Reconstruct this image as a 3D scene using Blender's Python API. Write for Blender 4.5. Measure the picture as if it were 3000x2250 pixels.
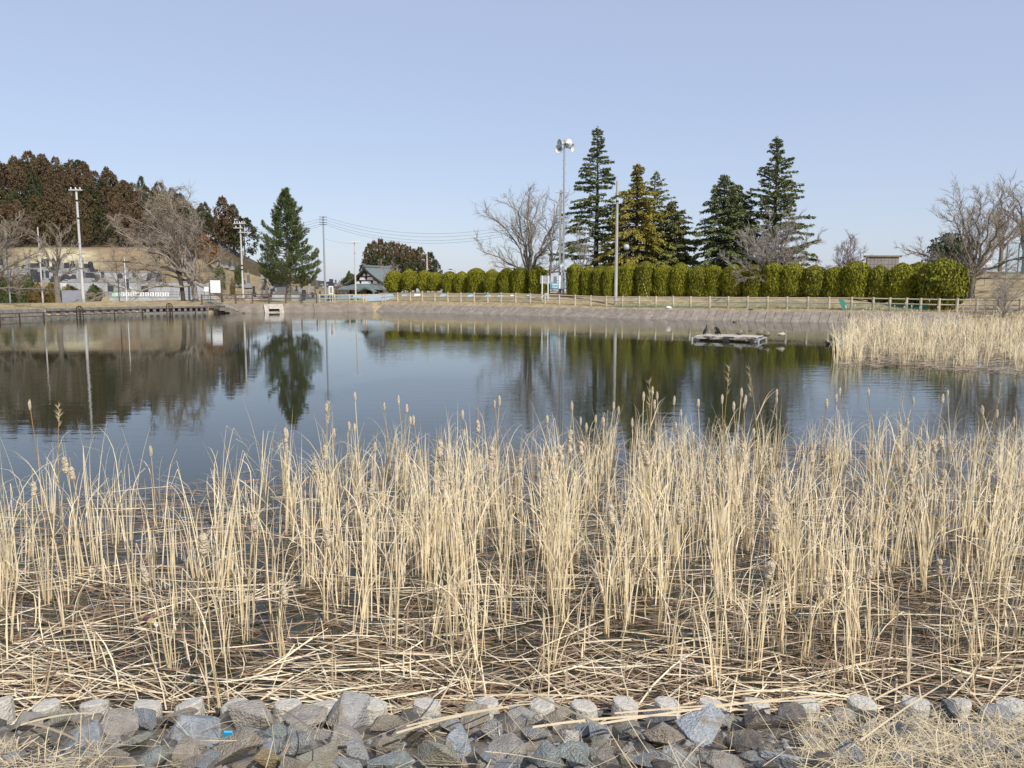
import bpy, math, random
import numpy as np
from mathutils import Vector, Matrix, Euler

for o in list(bpy.data.objects):
    bpy.data.objects.remove(o, do_unlink=True)
SC = bpy.context.scene
COL = SC.collection
R = math.radians

# ------------------------------------------------------------------ camera, sky, sun, exposure
EYE, PITCH, FPX = 2.8, R(6.92), 2266.0           # eye height over the water, tilt down, focal length in photo pixels
cam = bpy.data.cameras.new('camera')
cam.sensor_width = 36.0
cam.lens = 36.0 * FPX / 3000.0
cam.clip_start, cam.clip_end = 0.1, 6000.0
cam_o = bpy.data.objects.new('camera', cam)
cam_o.location = (0, 0, EYE)
cam_o.rotation_euler = (R(90) - PITCH, 0, 0)
COL.objects.link(cam_o)
SC.camera = cam_o

SUN_EL, SUN_AZ = R(43), R(34)                     # behind the camera, to its right
to_sun = Vector((math.sin(SUN_AZ) * math.cos(SUN_EL), -math.cos(SUN_AZ) * math.cos(SUN_EL), math.sin(SUN_EL)))
W = bpy.data.worlds.new('World')
SC.world = W
W.use_nodes = True
nt = W.node_tree
nt.nodes.clear()
sky = nt.nodes.new('ShaderNodeTexSky')
sky.sky_type = 'NISHITA'
sky.sun_disc = False
sky.sun_elevation = SUN_EL
sky.sun_rotation = math.atan2(to_sun.x, to_sun.y)
sky.altitude = 50
sky.air_density = 1.0
sky.dust_density = 1.0
sky.ozone_density = 1.0
veil = nt.nodes.new('ShaderNodeMix')                # an even, thin spring haze over the whole dome
veil.data_type = 'RGBA'
veil.inputs['Factor'].default_value = 0.6
veil.inputs[7].default_value = (3.65, 4.08, 5.55, 1)
bg = nt.nodes.new('ShaderNodeBackground')
bg.inputs['Strength'].default_value = 0.15
wo = nt.nodes.new('ShaderNodeOutputWorld')
nt.links.new(sky.outputs[0], veil.inputs[6])
nt.links.new(veil.outputs[2], bg.inputs[0])
nt.links.new(bg.outputs[0], wo.inputs[0])

sl = bpy.data.lights.new('sun', 'SUN')
sl.energy = 4.2
sl.angle = R(0.53)
sl.color = (1.0, 0.955, 0.88)
so = bpy.data.objects.new('sun', sl)
so.rotation_euler = (-to_sun).to_track_quat('-Z', 'Y').to_euler()
so.location = (0, 0, 60)
COL.objects.link(so)

SC.view_settings.view_transform = 'Standard'
SC.view_settings.look = 'None'
SC.view_settings.exposure = 0.0
SC.view_settings.gamma = 1.0
SC.view_settings.use_curve_mapping = False
SC.cycles.max_bounces = 8
SC.cycles.transparent_max_bounces = 16
SC.cycles.use_adaptive_sampling = True
SC.cycles.sample_clamp_indirect = 6.0

# ------------------------------------------------------------------ surveying: photo pixels (3000 x 2250) to places
CP, SP = math.cos(PITCH), math.sin(PITCH)
def ray(px, py):
    a, b = (px - 1500) / FPX, (1125 - py) / FPX
    return a, CP + b * SP, -SP + b * CP
def at(px, py, y):
    d = ray(px, py)
    return Vector((d[0] * y / d[1], y, EYE + d[2] * y / d[1]))
def on(px, py, z=0.0):
    d = ray(px, py)
    t = (z - EYE) / d[2]
    return Vector((d[0] * t, d[1] * t, z))
def zt(py, y):
    return at(1500, py, y).z

SHORE_PX = [(0, 934), (144, 928.6), (420, 919), (610, 917), (740, 916.5), (1098, 912.5), (1500, 923), (1880, 934), (2240, 941), (2480, 946), (3000, 958)]
_sh = [on(a, b) for a, b in SHORE_PX]
_shx = [-600, -82, -76, -62] + [p.x for p in _sh] + [50, 58, 63, 600]
_shy = [-20, -20, 38, 58] + [p.y for p in _sh] + [46, 30, -20, -20]
def ys(x):
    return np.interp(x, _shx, _shy)
def place(px, off):
    """the point OFF metres behind the far shore in the direction of photo column PX"""
    y = 90.0
    for _ in range(60):
        x = (px - 1500) / FPX / 1.007 * y
        y = 0.6 * y + 0.4 * (float(ys(x)) + off)
    return (px - 1500) / FPX / 1.007 * y, y

# ------------------------------------------------------------------ mesh helpers
rnd = random.Random(7)
nrs = np.random.RandomState(11)

class MB:
    """collects shapes and links them as ONE mesh object"""
    def __init__(s):
        s.V, s.F, s.n, s.att = [], [], 0, []
    def add(s, V, F, att=None):
        V = np.asarray(V, float).reshape(-1, 3)
        s.V.append(V)
        for f in F:
            s.F.append(tuple(i + s.n for i in f))
        s.att.append(np.zeros(len(V)) if att is None else np.asarray(att, float))
        s.n += len(V)
        return s
    def add_np(s, V, Q, att=None):
        V = np.asarray(V, float).reshape(-1, 3)
        s.V.append(V)
        s.F.extend(map(tuple, (np.asarray(Q) + s.n).tolist()))
        s.att.append(np.zeros(len(V)) if att is None else np.asarray(att, float))
        s.n += len(V)
        return s
    def box(s, c, d, rz=0.0, M=None):
        x, y, z = d[0] / 2, d[1] / 2, d[2] / 2
        P = [Vector((a, b, e)) for e in (-z, z) for a, b in ((-x, -y), (x, -y), (x, y), (-x, y))]
        rot = M if M is not None else Matrix.Rotation(rz, 3, 'Z')
        P = [rot @ p + Vector(c) for p in P]
        return s.add(P, [(3, 2, 1, 0), (4, 5, 6, 7), (0, 1, 5, 4), (1, 2, 6, 5), (2, 3, 7, 6), (3, 0, 4, 7)])
    def bbox(s, c, d, rz=0.0, b=0.02, M=None):
        """box with chamfered edges"""
        rot = M if M is not None else Matrix.Rotation(rz, 3, 'Z')
        x, y, z = d[0] / 2, d[1] / 2, d[2] / 2
        P = []
        def ring(q, zz):
            a, e = x - q, y - q
            return [(-a + b, -e, zz), (a - b, -e, zz), (a, -e + b, zz), (a, e - b, zz), (a - b, e, zz), (-a + b, e, zz), (-a, e - b, zz), (-a, -e + b, zz)]
        P = ring(b, -z) + ring(0, -z + b) + ring(0, z - b) + ring(b, z)
        P = [rot @ Vector(p) + Vector(c) for p in P]
        F = [tuple(range(7, -1, -1)), tuple(range(24, 32))]
        for k in range(3):
            for i in range(8):
                j = (i + 1) % 8
                F.append((k * 8 + i, k * 8 + j, k * 8 + 8 + j, k * 8 + 8 + i))
        return s.add(P, F)
    def tube(s, pts, r, n=6, cap=True):
        pts = np.asarray([tuple(p) for p in pts], float)
        r = np.full(len(pts), r, float) if np.isscalar(r) else np.asarray(r, float)
        V, Q = tubes(pts[None], r[None], n)
        F = [tuple(q) for q in Q.tolist()]
        if cap:
            F.append(tuple(range(n - 1, -1, -1)))
            F.append(tuple(range((len(pts) - 1) * n, len(pts) * n)))
        return s.add(V, F)
    def lathe(s, prof, c=(0, 0, 0), n=12, M=None):
        """prof: (radius, height) pairs from bottom to top"""
        P, F = [], []
        for r, h in prof:
            for i in range(n):
                a = 2 * math.pi * i / n
                P.append(Vector((r * math.cos(a), r * math.sin(a), h)))
        if M is not None:
            P = [M @ p for p in P]
        P = [p + Vector(c) for p in P]
        for k in range(len(prof) - 1):
            for i in range(n):
                j = (i + 1) % n
                F.append((k * n + i, k * n + j, (k + 1) * n + j, (k + 1) * n + i))
        F.append(tuple(range(n - 1, -1, -1)))
        m = (len(prof) - 1) * n
        F.append(tuple(range(m, m + n)))
        return s.add(P, F)
    def ball(s, c, r, n=10, m=7, M=None, jit=0.0, rg=None):
        prof = []
        P, F = [], []
        rr = r if hasattr(r, '__len__') else (r, r, r)
        for k in range(m + 1):
            t = math.pi * (k + 0.02) / (m + 0.04)
            for i in range(n):
                a = 2 * math.pi * i / n
                j = 1 + (rg.uniform(-jit, jit) if jit else 0)
                P.append(Vector((rr[0] * math.sin(t) * math.cos(a) * j, rr[1] * math.sin(t) * math.sin(a) * j, -rr[2] * math.cos(t) * j)))
        if M is not None:
            P = [M @ p for p in P]
        P = [p + Vector(c) for p in P]
        for k in range(m):
            for i in range(n):
                j = (i + 1) % n
                F.append((k * n + i, k * n + j, (k + 1) * n + j, (k + 1) * n + i))
        F.append(tuple(range(n - 1, -1, -1)))
        F.append(tuple(range(m * n, m * n + n)))
        return s.add(P, F)
    def extrude(s, poly, axis, a, b, M=None, c=(0, 0, 0)):
        """poly of 2-D points, pushed from A to B along axis 'x' or 'y' or 'z'"""
        def p3(u, v, w):
            return {'x': Vector((w, u, v)), 'y': Vector((u, w, v)), 'z': Vector((u, v, w))}[axis]
        n = len(poly)
        P = [p3(u, v, a) for u, v in poly] + [p3(u, v, b) for u, v in poly]
        if M is not None:
            P = [M @ p for p in P]
        P = [p + Vector(c) for p in P]
        F = [tuple(range(n)), tuple(range(2 * n - 1, n - 1, -1))]
        for i in range(n):
            j = (i + 1) % n
            F.append((i, i + n, j + n, j))
        return s.add(P, F)
    def mesh(s, name, smooth=False, att=None):
        me = bpy.data.meshes.new(name)
        V = np.concatenate(s.V) if s.V else np.zeros((0, 3))
        me.from_pydata(V.tolist(), [], s.F)
        if att:
            a = me.attributes.new(att, 'FLOAT', 'POINT')
            a.data.foreach_set('value', np.concatenate(s.att).astype(np.float32))
        if smooth:
            me.polygons.foreach_set('use_smooth', np.ones(len(me.polygons), bool))
        me.update()
        return me
    def build(s, name, mat, parent=None, loc=None, smooth=False, att=None):
        return link(name, s.mesh(name, smooth, att), mat, parent, loc)

def link(name, me, mat, parent=None, loc=None):
    if mat is not None:
        if len(me.materials) == 0:
            me.materials.append(mat)
    o = bpy.data.objects.new(name, me)
    if parent is not None:
        o.parent = parent
    if loc is not None:
        o.location = loc
    COL.objects.link(o)
    return o

def tubes(P, Rr, n):
    """P [N,K,3] polylines, Rr [N,K] radii -> verts [N*K*n,3], quads"""
    N, K, _ = P.shape
    T = np.empty_like(P)
    T[:, 1:-1] = P[:, 2:] - P[:, :-2] if K > 2 else T[:, 1:-1]
    T[:, 0] = P[:, 1] - P[:, 0]
    T[:, -1] = P[:, -1] - P[:, -2]
    T /= np.linalg.norm(T, axis=2, keepdims=True) + 1e-9
    m = (P[:, -1] - P[:, 0])
    ref = np.where((np.abs(m[:, 2]) > 0.85 * np.linalg.norm(m, axis=1))[:, None], np.array([[1.0, 0.13, 0]]), np.array([[0, 0.1, 1.0]]))
    A = np.cross(T, ref[:, None, :])
    A /= np.linalg.norm(A, axis=2, keepdims=True) + 1e-9
    B = np.cross(T, A)
    ang = np.arange(n) * 2 * math.pi / n
    V = P[:, :, None, :] + Rr[:, :, None, None] * (A[:, :, None, :] * np.cos(ang)[None, None, :, None] + B[:, :, None, :] * np.sin(ang)[None, None, :, None])
    base = (np.arange(N) * K * n)[:, None, None] + (np.arange(K - 1) * n)[None, :, None]
    i = np.arange(n)[None, None, :]
    j = (np.arange(n) + 1) % n
    j = j[None, None, :]
    Q = np.stack([base + i, base + i + n, base + j + n, base + j], axis=-1).reshape(-1, 4)
    return V.reshape(-1, 3), Q

def tag(o, label=None, cat=None, group=None, kind=None):
    if label: o['label'] = label
    if cat: o['category'] = cat
    if group: o['group'] = group
    if kind: o['kind'] = kind
    return o
def thing(name, label, cat, loc=(0, 0, 0), rz=0.0, group=None):
    o = bpy.data.objects.new(name, None)
    o.empty_display_size = 0.2
    COL.objects.link(o)
    o.location = loc
    o.rotation_euler = (0, 0, rz)
    return tag(o, label, cat, group)
def dup(root, loc=None, rz=None, sc=None, label=None, group=None, rot=None):
    r = root.copy()
    COL.objects.link(r)
    if loc is not None: r.location = loc
    if rz is not None: r.rotation_euler = (0, 0, rz)
    if rot is not None: r.rotation_euler = rot
    if sc is not None: r.scale = sc if hasattr(sc, '__len__') else (sc, sc, sc)
    if label: r['label'] = label
    if group: r['group'] = group
    for ch in list(root.children):
        c = ch.copy()
        c.parent = r
        COL.objects.link(c)
        for g in list(ch.children):
            d = g.copy()
            d.parent = c
            COL.objects.link(d)
    return r

ordn = ['first', 'second', 'third', 'fourth', 'fifth', 'sixth', 'seventh', 'eighth', 'ninth', 'tenth', 'eleventh', 'twelfth', 'thirteenth', 'fourteenth', 'fifteenth', 'sixteenth', 'seventeenth', 'eighteenth', 'nineteenth', 'twentieth', 'twenty-first', 'twenty-second', 'twenty-third', 'twenty-fourth']
def tell_apart(items):
    """(object, label, x): where several share a label, add their order from the left"""
    by = {}
    for o, l, x in items:
        by.setdefault(l, []).append((x, o))
    for l, v in by.items():
        v.sort(key=lambda q: q[0])
        for i, (x, o) in enumerate(v):
            o['label'] = l if len(v) == 1 else l + f', {ordn[min(i, 23)]} from left'

# ------------------------------------------------------------------ materials
MATS = {}
def mat(name, col, col2=None, rough=0.8, scale=6.0, detail=5.0, bump=0.0, bscale=None, rand=None, island=None, metal=0.0, spec=0.3, coord='Object', sharp=(0.35, 0.65), obj=None, vcol=None, alongcols=None, stretch=None):
    """one Principled material: two colours mixed by noise; ISLAND / OBJ: a third colour mixed by a random value per leaf / per object"""
    m = bpy.data.materials.new(name)
    m.use_nodes = True
    t = m.node_tree
    N, L = t.nodes, t.links
    b = N['Principled BSDF']
    b.inputs['Roughness'].default_value = rough
    b.inputs['Metallic'].default_value = metal
    b.inputs['Specular IOR Level'].default_value = spec
    def rgb(c):
        return (c[0], c[1], c[2], 1)
    out = None
    tc = N.new('ShaderNodeTexCoord')
    src = tc.outputs[coord]
    if stretch:
        mp = N.new('ShaderNodeMapping')
        mp.inputs['Scale'].default_value = stretch
        L.new(src, mp.inputs[0])
        src = mp.outputs[0]
    nz = None
    if col2 is not None or bump:
        nz = N.new('ShaderNodeTexNoise')
        nz.inputs['Scale'].default_value = scale
        nz.inputs['Detail'].default_value = detail
        nz.inputs['Roughness'].default_value = 0.62
        L.new(src, nz.inputs['Vector'])
    def mix(a, bcol, fac):
        mx = N.new('ShaderNodeMix')
        mx.data_type = 'RGBA'
        L.new(fac, mx.inputs['Factor'])
        for s, v in ((6, a), (7, bcol)):
            if isinstance(v, tuple):
                mx.inputs[s].default_value = v
            else:
                L.new(v, mx.inputs[s])
        return mx.outputs[2]
    base = rgb(col)
    if vcol:
        va = N.new('ShaderNodeAttribute')
        va.attribute_name = vcol
        base = va.outputs['Color']
    if alongcols:
        va = N.new('ShaderNodeAttribute')
        va.attribute_name = 'along'
        cr = N.new('ShaderNodeValToRGB')
        e = cr.color_ramp.elements
        e[0].position, e[0].color = alongcols[0][0], rgb(alongcols[0][1])
        e[1].position, e[1].color = alongcols[-1][0], rgb(alongcols[-1][1])
        for p, c in alongcols[1:-1]:
            q = e.new(p)
            q.color = rgb(c)
        L.new(va.outputs['Fac'], cr.inputs[0])
        base = cr.outputs[0]
    if col2 is not None:
        mr = N.new('ShaderNodeMapRange')
        mr.inputs['From Min'].default_value, mr.inputs['From Max'].default_value = sharp
        L.new(nz.outputs['Fac'], mr.inputs['Value'])
        if vcol or alongcols:
            mm = N.new('ShaderNodeMix')
            mm.data_type = 'RGBA'
            mm.blend_type = 'MULTIPLY'
            mm.inputs['Factor'].default_value = 1.0
            L.new(base, mm.inputs[6])
            L.new(mix(rgb((1, 1, 1)), rgb(col2), mr.outputs[0]), mm.inputs[7])
            base = mm.outputs[2]
        else:
            base = mix(base, rgb(col2), mr.outputs[0])
    if island is not None:
        g = N.new('ShaderNodeNewGeometry')
        base = mix(base, rgb(island), g.outputs['Random Per Island'])
    if obj is not None:
        g = N.new('ShaderNodeObjectInfo')
        base = mix(base, rgb(obj), g.outputs['Random'])
    if isinstance(base, tuple):
        b.inputs['Base Color'].default_value = base
    else:
        L.new(base, b.inputs['Base Color'])
    if bump:
        bp = N.new('ShaderNodeBump')
        bp.inputs['Strength'].default_value = bump
        bp.inputs['Distance'].default_value = 0.05
        h = nz.outputs['Fac']
        if bscale:
            n2 = N.new('ShaderNodeTexNoise')
            n2.inputs['Scale'].default_value = bscale
            n2.inputs['Detail'].default_value = 6
            L.new(src, n2.inputs['Vector'])
            h = n2.outputs['Fac']
        L.new(h, bp.inputs['Height'])
        L.new(bp.outputs[0], b.inputs['Normal'])
    MATS[name] = m
    return m

def tint_random(m, stops, src='Random Per Island', patches=None):
    """multiplies a material's colour by a tint picked at random per leaf; PATCHES: (scale, threshold, colour) blotches that vary from object to object"""
    t = m.node_tree
    b = t.nodes['Principled BSDF']
    inp = b.inputs['Base Color']
    out = inp.links[0].from_socket
    if stops:
        g = t.nodes.new('ShaderNodeNewGeometry')
        w = t.nodes.new('ShaderNodeTexWhiteNoise'); w.noise_dimensions = '1D'
        t.links.new(g.outputs[src], w.inputs['W'])
        r = t.nodes.new('ShaderNodeValToRGB')
        e = r.color_ramp.elements
        e[0].position, e[0].color = stops[0][0], (*stops[0][1], 1)
        e[1].position, e[1].color = stops[-1][0], (*stops[-1][1], 1)
        for p, c in stops[1:-1]:
            e.new(p).color = (*c, 1)
        t.links.new(w.outputs['Value'], r.inputs[0])
        x = t.nodes.new('ShaderNodeMix'); x.data_type = 'RGBA'; x.blend_type = 'MULTIPLY'; x.inputs['Factor'].default_value = 1
        t.links.new(out, x.inputs[6]); t.links.new(r.outputs[0], x.inputs[7])
        out = x.outputs[2]
    if patches:
        sc_, th, col = patches
        tc = t.nodes.new('ShaderNodeTexCoord')
        oi = t.nodes.new('ShaderNodeObjectInfo')
        ml = t.nodes.new('ShaderNodeMath'); ml.operation = 'MULTIPLY'; ml.inputs[1].default_value = 37.0
        ad = t.nodes.new('ShaderNodeVectorMath'); ad.operation = 'ADD'
        n = t.nodes.new('ShaderNodeTexNoise'); n.inputs['Scale'].default_value = sc_; n.inputs['Detail'].default_value = 4
        mr = t.nodes.new('ShaderNodeMapRange'); mr.inputs['From Min'].default_value = th; mr.inputs['From Max'].default_value = th + .12
        mr.inputs['To Max'].default_value = .85
        t.links.new(oi.outputs['Random'], ml.inputs[0]); t.links.new(tc.outputs['Object'], ad.inputs[0]); t.links.new(ml.outputs[0], ad.inputs[1])
        t.links.new(ad.outputs[0], n.inputs['Vector']); t.links.new(n.outputs['Fac'], mr.inputs['Value'])
        x = t.nodes.new('ShaderNodeMix'); x.data_type = 'RGBA'
        t.links.new(mr.outputs[0], x.inputs['Factor']); t.links.new(out, x.inputs[6]); x.inputs[7].default_value = (*col, 1)
        out = x.outputs[2]
    t.links.new(out, inp)
# ------------------------------------------------------------------ land and water
# profiles of the far bank: columns at world x, rows at metres behind the waterline
_pt = np.array([-6, -1.0, 0, 0.3, 0.5, 1.4, 1.8, 2.6, 3.5, 5, 7, 9, 11, 14, 18, 25, 35, 50, 70, 90, 115, 150, 210, 300, 500, 900, 2600], float)
_L = [-1.6, -1.4, -1.2, -1.1, .85, .86, .9, .95, 1.0, 1.1, 1.25, 1.35, 1.4, 1.42, 1.4, 1.25, 1.0, .6, .2, .1, .1, .1, .2, .4, .5, .6, .8]
_M = [-1.2, -.7, -.45, -.1, .05, .75, .98, 1.12, 1.14, 1.15, 1.16, 1.16, 1.16, 1.15, 1.1, 1.0, .9, .7, .6, .5, .5, .6, .8, 1, 1, 1, 1]
_C = [-1.2, -.7, -.45, -.2, -.05, .62, .84, 1.2, 1.38, 1.6, 2.0, 2.3, 2.4, 2.45, 2.45, 2.4, 2.3, 2.2, 2, 2, 2, 2, 2, 2, 2, 2, 2]
_Rr = [-1.2, -.7, -.45, -.2, -.05, .62, .84, .98, 1.08, 1.35, 1.95, 2.2, 2.3, 2.35, 2.4, 2.4, 2.4, 2.3, 2.3, 2.3, 2.3, 2.3, 2.3, 2.3, 2.3, 2.3, 2.3]
_E = [-1.2, -.7, -.45, -.2, -.05, .62, .84, .98, 1.0, 1.05, 1.1, 1.2, 1.3, 1.5, 2.1, 3.4, 5.0, 5.6, 5.8, 5.5, 5, 4.5, 4, 4, 4, 4, 4]
_pcx = [-60, -38, -35, -19.5, -16, 0, 10, 31, 36, 48, 70]
_pcp = [_L, _L, _M, _M, _C, _C, _Rr, _Rr, _E, _E, _Rr]
_PC = np.array(_pcp, float)
def H(x, y):
    """height of the land behind the pond"""
    t = y - float(ys(x))
    i = int(np.clip(np.searchsorted(_pcx, x) - 1, 0, len(_pcx) - 2))
    f = float(np.clip((x - _pcx[i]) / (_pcx[i + 1] - _pcx[i]), 0, 1))
    a, b = np.interp(t, _pt, _PC[i]), np.interp(t, _pt, _PC[i + 1])
    z = a * (1 - f) + b * f
    if t > 6:
        z += 0.10 * math.sin(x * .31 + y * .17) * math.sin(y * .23 - x * .11) * min(1, (t - 6) / 6)
    return float(z)

M_dry = mat('dry_turf', (.43, .34, .20), (.28, .22, .12), rough=.95, scale=1.3, detail=9, bump=.6, bscale=14, sharp=(.38, .62))
M_bankc = mat('old_concrete', (.27, .225, .175), (.16, .135, .105), rough=.9, scale=1.1, detail=8, bump=.3, bscale=25)
M_conc = mat('pale_concrete', (.46, .47, .47), (.33, .34, .34), rough=.85, scale=.8, detail=7, bump=.1, bscale=20, stretch=(1, 1, .25))
M_mud = mat('pond_bed', (.055, .048, .026), (.028, .027, .016), rough=1, scale=.9)

xs_ = np.unique(np.concatenate([np.linspace(-600, -90, 25), np.linspace(-86, 86, 173), np.linspace(90, 600, 25)]))
mb = MB()
V = []
for x in xs_:
    y0 = float(ys(x))
    for t in _pt:
        V.append((x, y0 + t, H(x, y0 + t)))
nr = len(_pt)
Q = [(i * nr + j, (i + 1) * nr + j, (i + 1) * nr + j + 1, i * nr + j + 1) for i in range(len(xs_) - 1) for j in range(nr - 1)]
mb.add(V, Q)
tag(mb.build('ground', M_dry, smooth=True), kind='structure')

# the bank where the photographer stands
NEAR_Y, NEAR_SL = 4.72, 0.42
def near_z(x, y):
    t = NEAR_Y - y
    return 0.02 + (t * NEAR_SL if t < 3.2 else 3.2 * NEAR_SL + (t - 3.2) * .03) if t > 0 else 0.02 + t * 1.2
M_soil = mat('bank_soil', (.27, .225, .165), (.16, .135, .10), rough=1, scale=9, detail=8, bump=.8, bscale=40)
mb = MB()
xs2 = np.concatenate([np.linspace(-82, -8, 30), np.linspace(-7, 7, 57), np.linspace(8, 66, 30)])
ts2 = [-.9, -.3, 0, .2, .4, .6, .9, 1.2, 1.6, 2, 2.6, 3.2, 5, 9, 25]
V = []
for x in xs2:
    for t in ts2:
        y = NEAR_Y - t
        V.append((x, y, near_z(x, y) + (0.02 * math.sin(x * 7.1 + t * 9) if t > 0 else 0)))
nr = len(ts2)
mb.add(V, [(i * nr + j, i * nr + j + 1, (i + 1) * nr + j + 1, (i + 1) * nr + j) for i in range(len(xs2) - 1) for j in range(nr - 1)])
tag(mb.build('bank', M_soil, smooth=True), kind='structure')

# pond bed: shallow under the reeds, deep further out
mb = MB()
V = []
yy = [3.9, 4.6, 5, 6, 8, 10, 13, 16, 22, 40, 130]
zz = [.0, -.16, -.2, -.22, -.28, -.36, -.5, -.8, -1.3, -1.6, -1.7]
for x in np.linspace(-90, 70, 33):
    for y, z in zip(yy, zz):
        V.append((x, y, z))
nr = len(yy)
mb.add(V, [(i * nr + j, (i + 1) * nr + j, (i + 1) * nr + j + 1, i * nr + j + 1) for i in range(32) for j in range(nr - 1)])
tag(mb.build('pond_bed', M_mud, smooth=True), kind='structure')

# water: clear surface layer, Fresnel mirror, small wind ripples whose strength drifts over the pond
m = bpy.data.materials.new('pond_water')
m.use_nodes = True
t = m.node_tree
t.nodes.clear()
N, L = t.nodes.new, t.links.new
o_ = N('ShaderNodeOutputMaterial')
mx = N('ShaderNodeMixShader')
fr = N('ShaderNodeFresnel'); fr.inputs['IOR'].default_value = 1.333
gl = N('ShaderNodeBsdfGlossy'); gl.inputs['Roughness'].default_value = 0.015
gl.inputs['Color'].default_value = (.93, .95, .96, 1)
tr = N('ShaderNodeBsdfTransparent'); tr.inputs['Color'].default_value = (.52, .55, .42, 1)
tc = N('ShaderNodeTexCoord')
mp = N('ShaderNodeMapping'); mp.inputs['Scale'].default_value = (.55, 2.0, 1); mp.inputs['Rotation'].default_value = (0, 0, .18)
n1 = N('ShaderNodeTexNoise'); n1.inputs['Scale'].default_value = 1.5; n1.inputs['Detail'].default_value = 4; n1.inputs['Roughness'].default_value = .5
n2 = N('ShaderNodeTexNoise'); n2.inputs['Scale'].default_value = .045; n2.inputs['Detail'].default_value = 2
mr = N('ShaderNodeMapRange'); mr.inputs['From Min'].default_value = .42; mr.inputs['From Max'].default_value = .6
mr.inputs['To Min'].default_value = .02; mr.inputs['To Max'].default_value = .13
bp = N('ShaderNodeBump'); bp.inputs['Distance'].default_value = .06
L(tc.outputs['Object'], mp.inputs[0]); L(mp.outputs[0], n1.inputs['Vector']); L(tc.outputs['Object'], n2.inputs['Vector'])
L(n2.outputs['Fac'], mr.inputs['Value']); L(mr.outputs[0], bp.inputs['Strength']); L(n1.outputs['Fac'], bp.inputs['Height'])
L(bp.outputs[0], gl.inputs['Normal']); L(bp.outputs[0], fr.inputs['Normal'])
mk = N('ShaderNodeMixShader'); mk.inputs[0].default_value = .3
df = N('ShaderNodeBsdfDiffuse'); df.inputs['Color'].default_value = (.085, .092, .055, 1)
L(tr.outputs[0], mk.inputs[1]); L(df.outputs[0], mk.inputs[2])
L(fr.outputs[0], mx.inputs[0]); L(mk.outputs[0], mx.inputs[1]); L(gl.outputs[0], mx.inputs[2]); L(mx.outputs[0], o_.inputs[0])
mb = MB()
mb.add([(-88, 3.9, 0), (68, 3.9, 0), (68, 118, 0), (-88, 118, 0)], [(0, 1, 2, 3)])
tag(mb.build('water', m), kind='structure')

# ------------------------------------------------------------------ far shore: sloping concrete facing laid as slabs
def facing(name, label, px0, px1, width, rows, mats, z0=-.12, z1=.92, run=1.35):
    root = thing(name, label, 'embankment', (0, 0, 0))
    x0, x1 = place(px0, 0)[0], place(px1, 0)[0]
    x = x0
    k = 0
    for r0, r1 in rows:
        x = x0
        while x < x1 - .05:
            w = min(width if r0 > .2 or len(rows) == 1 else width * 1.0, x1 - x)
            ya, yb = float(ys(x)), float(ys(x + w))
            g = .02
            dx, dy = w, yb - ya
            ln = math.hypot(dx, dy)
            ux, uy = dx / ln, dy / ln
            nx, ny = -uy, ux
            th = .1
            off = rnd.uniform(-.012, .012) + (.05 if r0 < .2 and len(rows) > 1 else 0)
            P = []
            for q in (0, -th):
                for (u, r) in ((g, r0), (ln - g, r0), (ln - g, r1 - .015), (g, r1 - .015)):
                    z = z0 + (z1 - z0) * r + (q + off) * .8
                    s = run * r - (q + off) * .6
                    P.append((x + ux * u + nx * s, ya + uy * u + ny * s, z))
            b = MB()
            b.add(P, [(0, 1, 2, 3), (7, 6, 5, 4), (0, 4, 5, 1), (1, 5, 6, 2), (2, 6, 7, 3), (3, 7, 4, 0)])
            b.build('slab', mats[k % len(mats)], root)
            k += 1
            x += w
    return root
M_slab = [mat('facing_slab', (.32 * a, .27 * a, .215 * a), (.20, .17, .14), rough=.9, scale=2.2, detail=7, bump=.25, bscale=30) for a in (1, 1.12, .9, 1.05)]
facing('slab_revetment', 'long sloping revetment of grey brown concrete slabs under the log fence on the far shore', 1098, 2840, .66, ((0, .3), (.3, 1.0)), M_slab)
facing('plain_revetment', 'plain dark concrete slope under the brown fence, beside the pale drain outlet', 612, 1095, 4.0, ((0, 1),), [M_bankc], z1=1.12, run=1.5)

# left shore: precast wall with a row of openings
M_pre = mat('weathered_precast', (.25, .235, .21), (.13, .122, .11), rough=.9, scale=1.6, detail=7, bump=.2, bscale=22)
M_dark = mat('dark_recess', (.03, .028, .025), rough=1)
wallroot = thing('quay_wall', 'weathered concrete quay wall with a row of square openings on the left shore', 'quay wall')
def along(pxa, pxb):
    xa, xb = place(pxa, 0)[0], place(pxb, 0)[0]
    return xa, xb
def wallpiece(mb_, xa, xb, z0, z1, d0, d1):
    ya, yb = float(ys(xa)), float(ys(xb))
    v = Vector((xb - xa, yb - ya, 0)); ln = v.length; v /= ln
    n = Vector((-v.y, v.x, 0))
    a = Vector((xa, ya, 0)); b = Vector((xb, yb, 0))
    P = [a + n * d0 + Vector((0, 0, z0)), b + n * d0 + Vector((0, 0, z0)), b + n * d1 + Vector((0, 0, z0)), a + n * d1 + Vector((0, 0, z0))]
    P += [p + Vector((0, 0, z1 - z0)) for p in P]
    mb_.add(P, [(3, 2, 1, 0), (4, 5, 6, 7), (0, 1, 5, 4), (1, 2, 6, 5), (2, 3, 7, 6), (3, 0, 4, 7)])
_op = [132, 159, 186, 211, 236, 260, 284, 308, 331, 353, 374, 394, 413, 435, 455, 474, 492, 510, 528, 545, 561, 577, 593, 608]
xs_w = [place(q, 0)[0] for q in _op]
nb = len(_op) - 1
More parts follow.
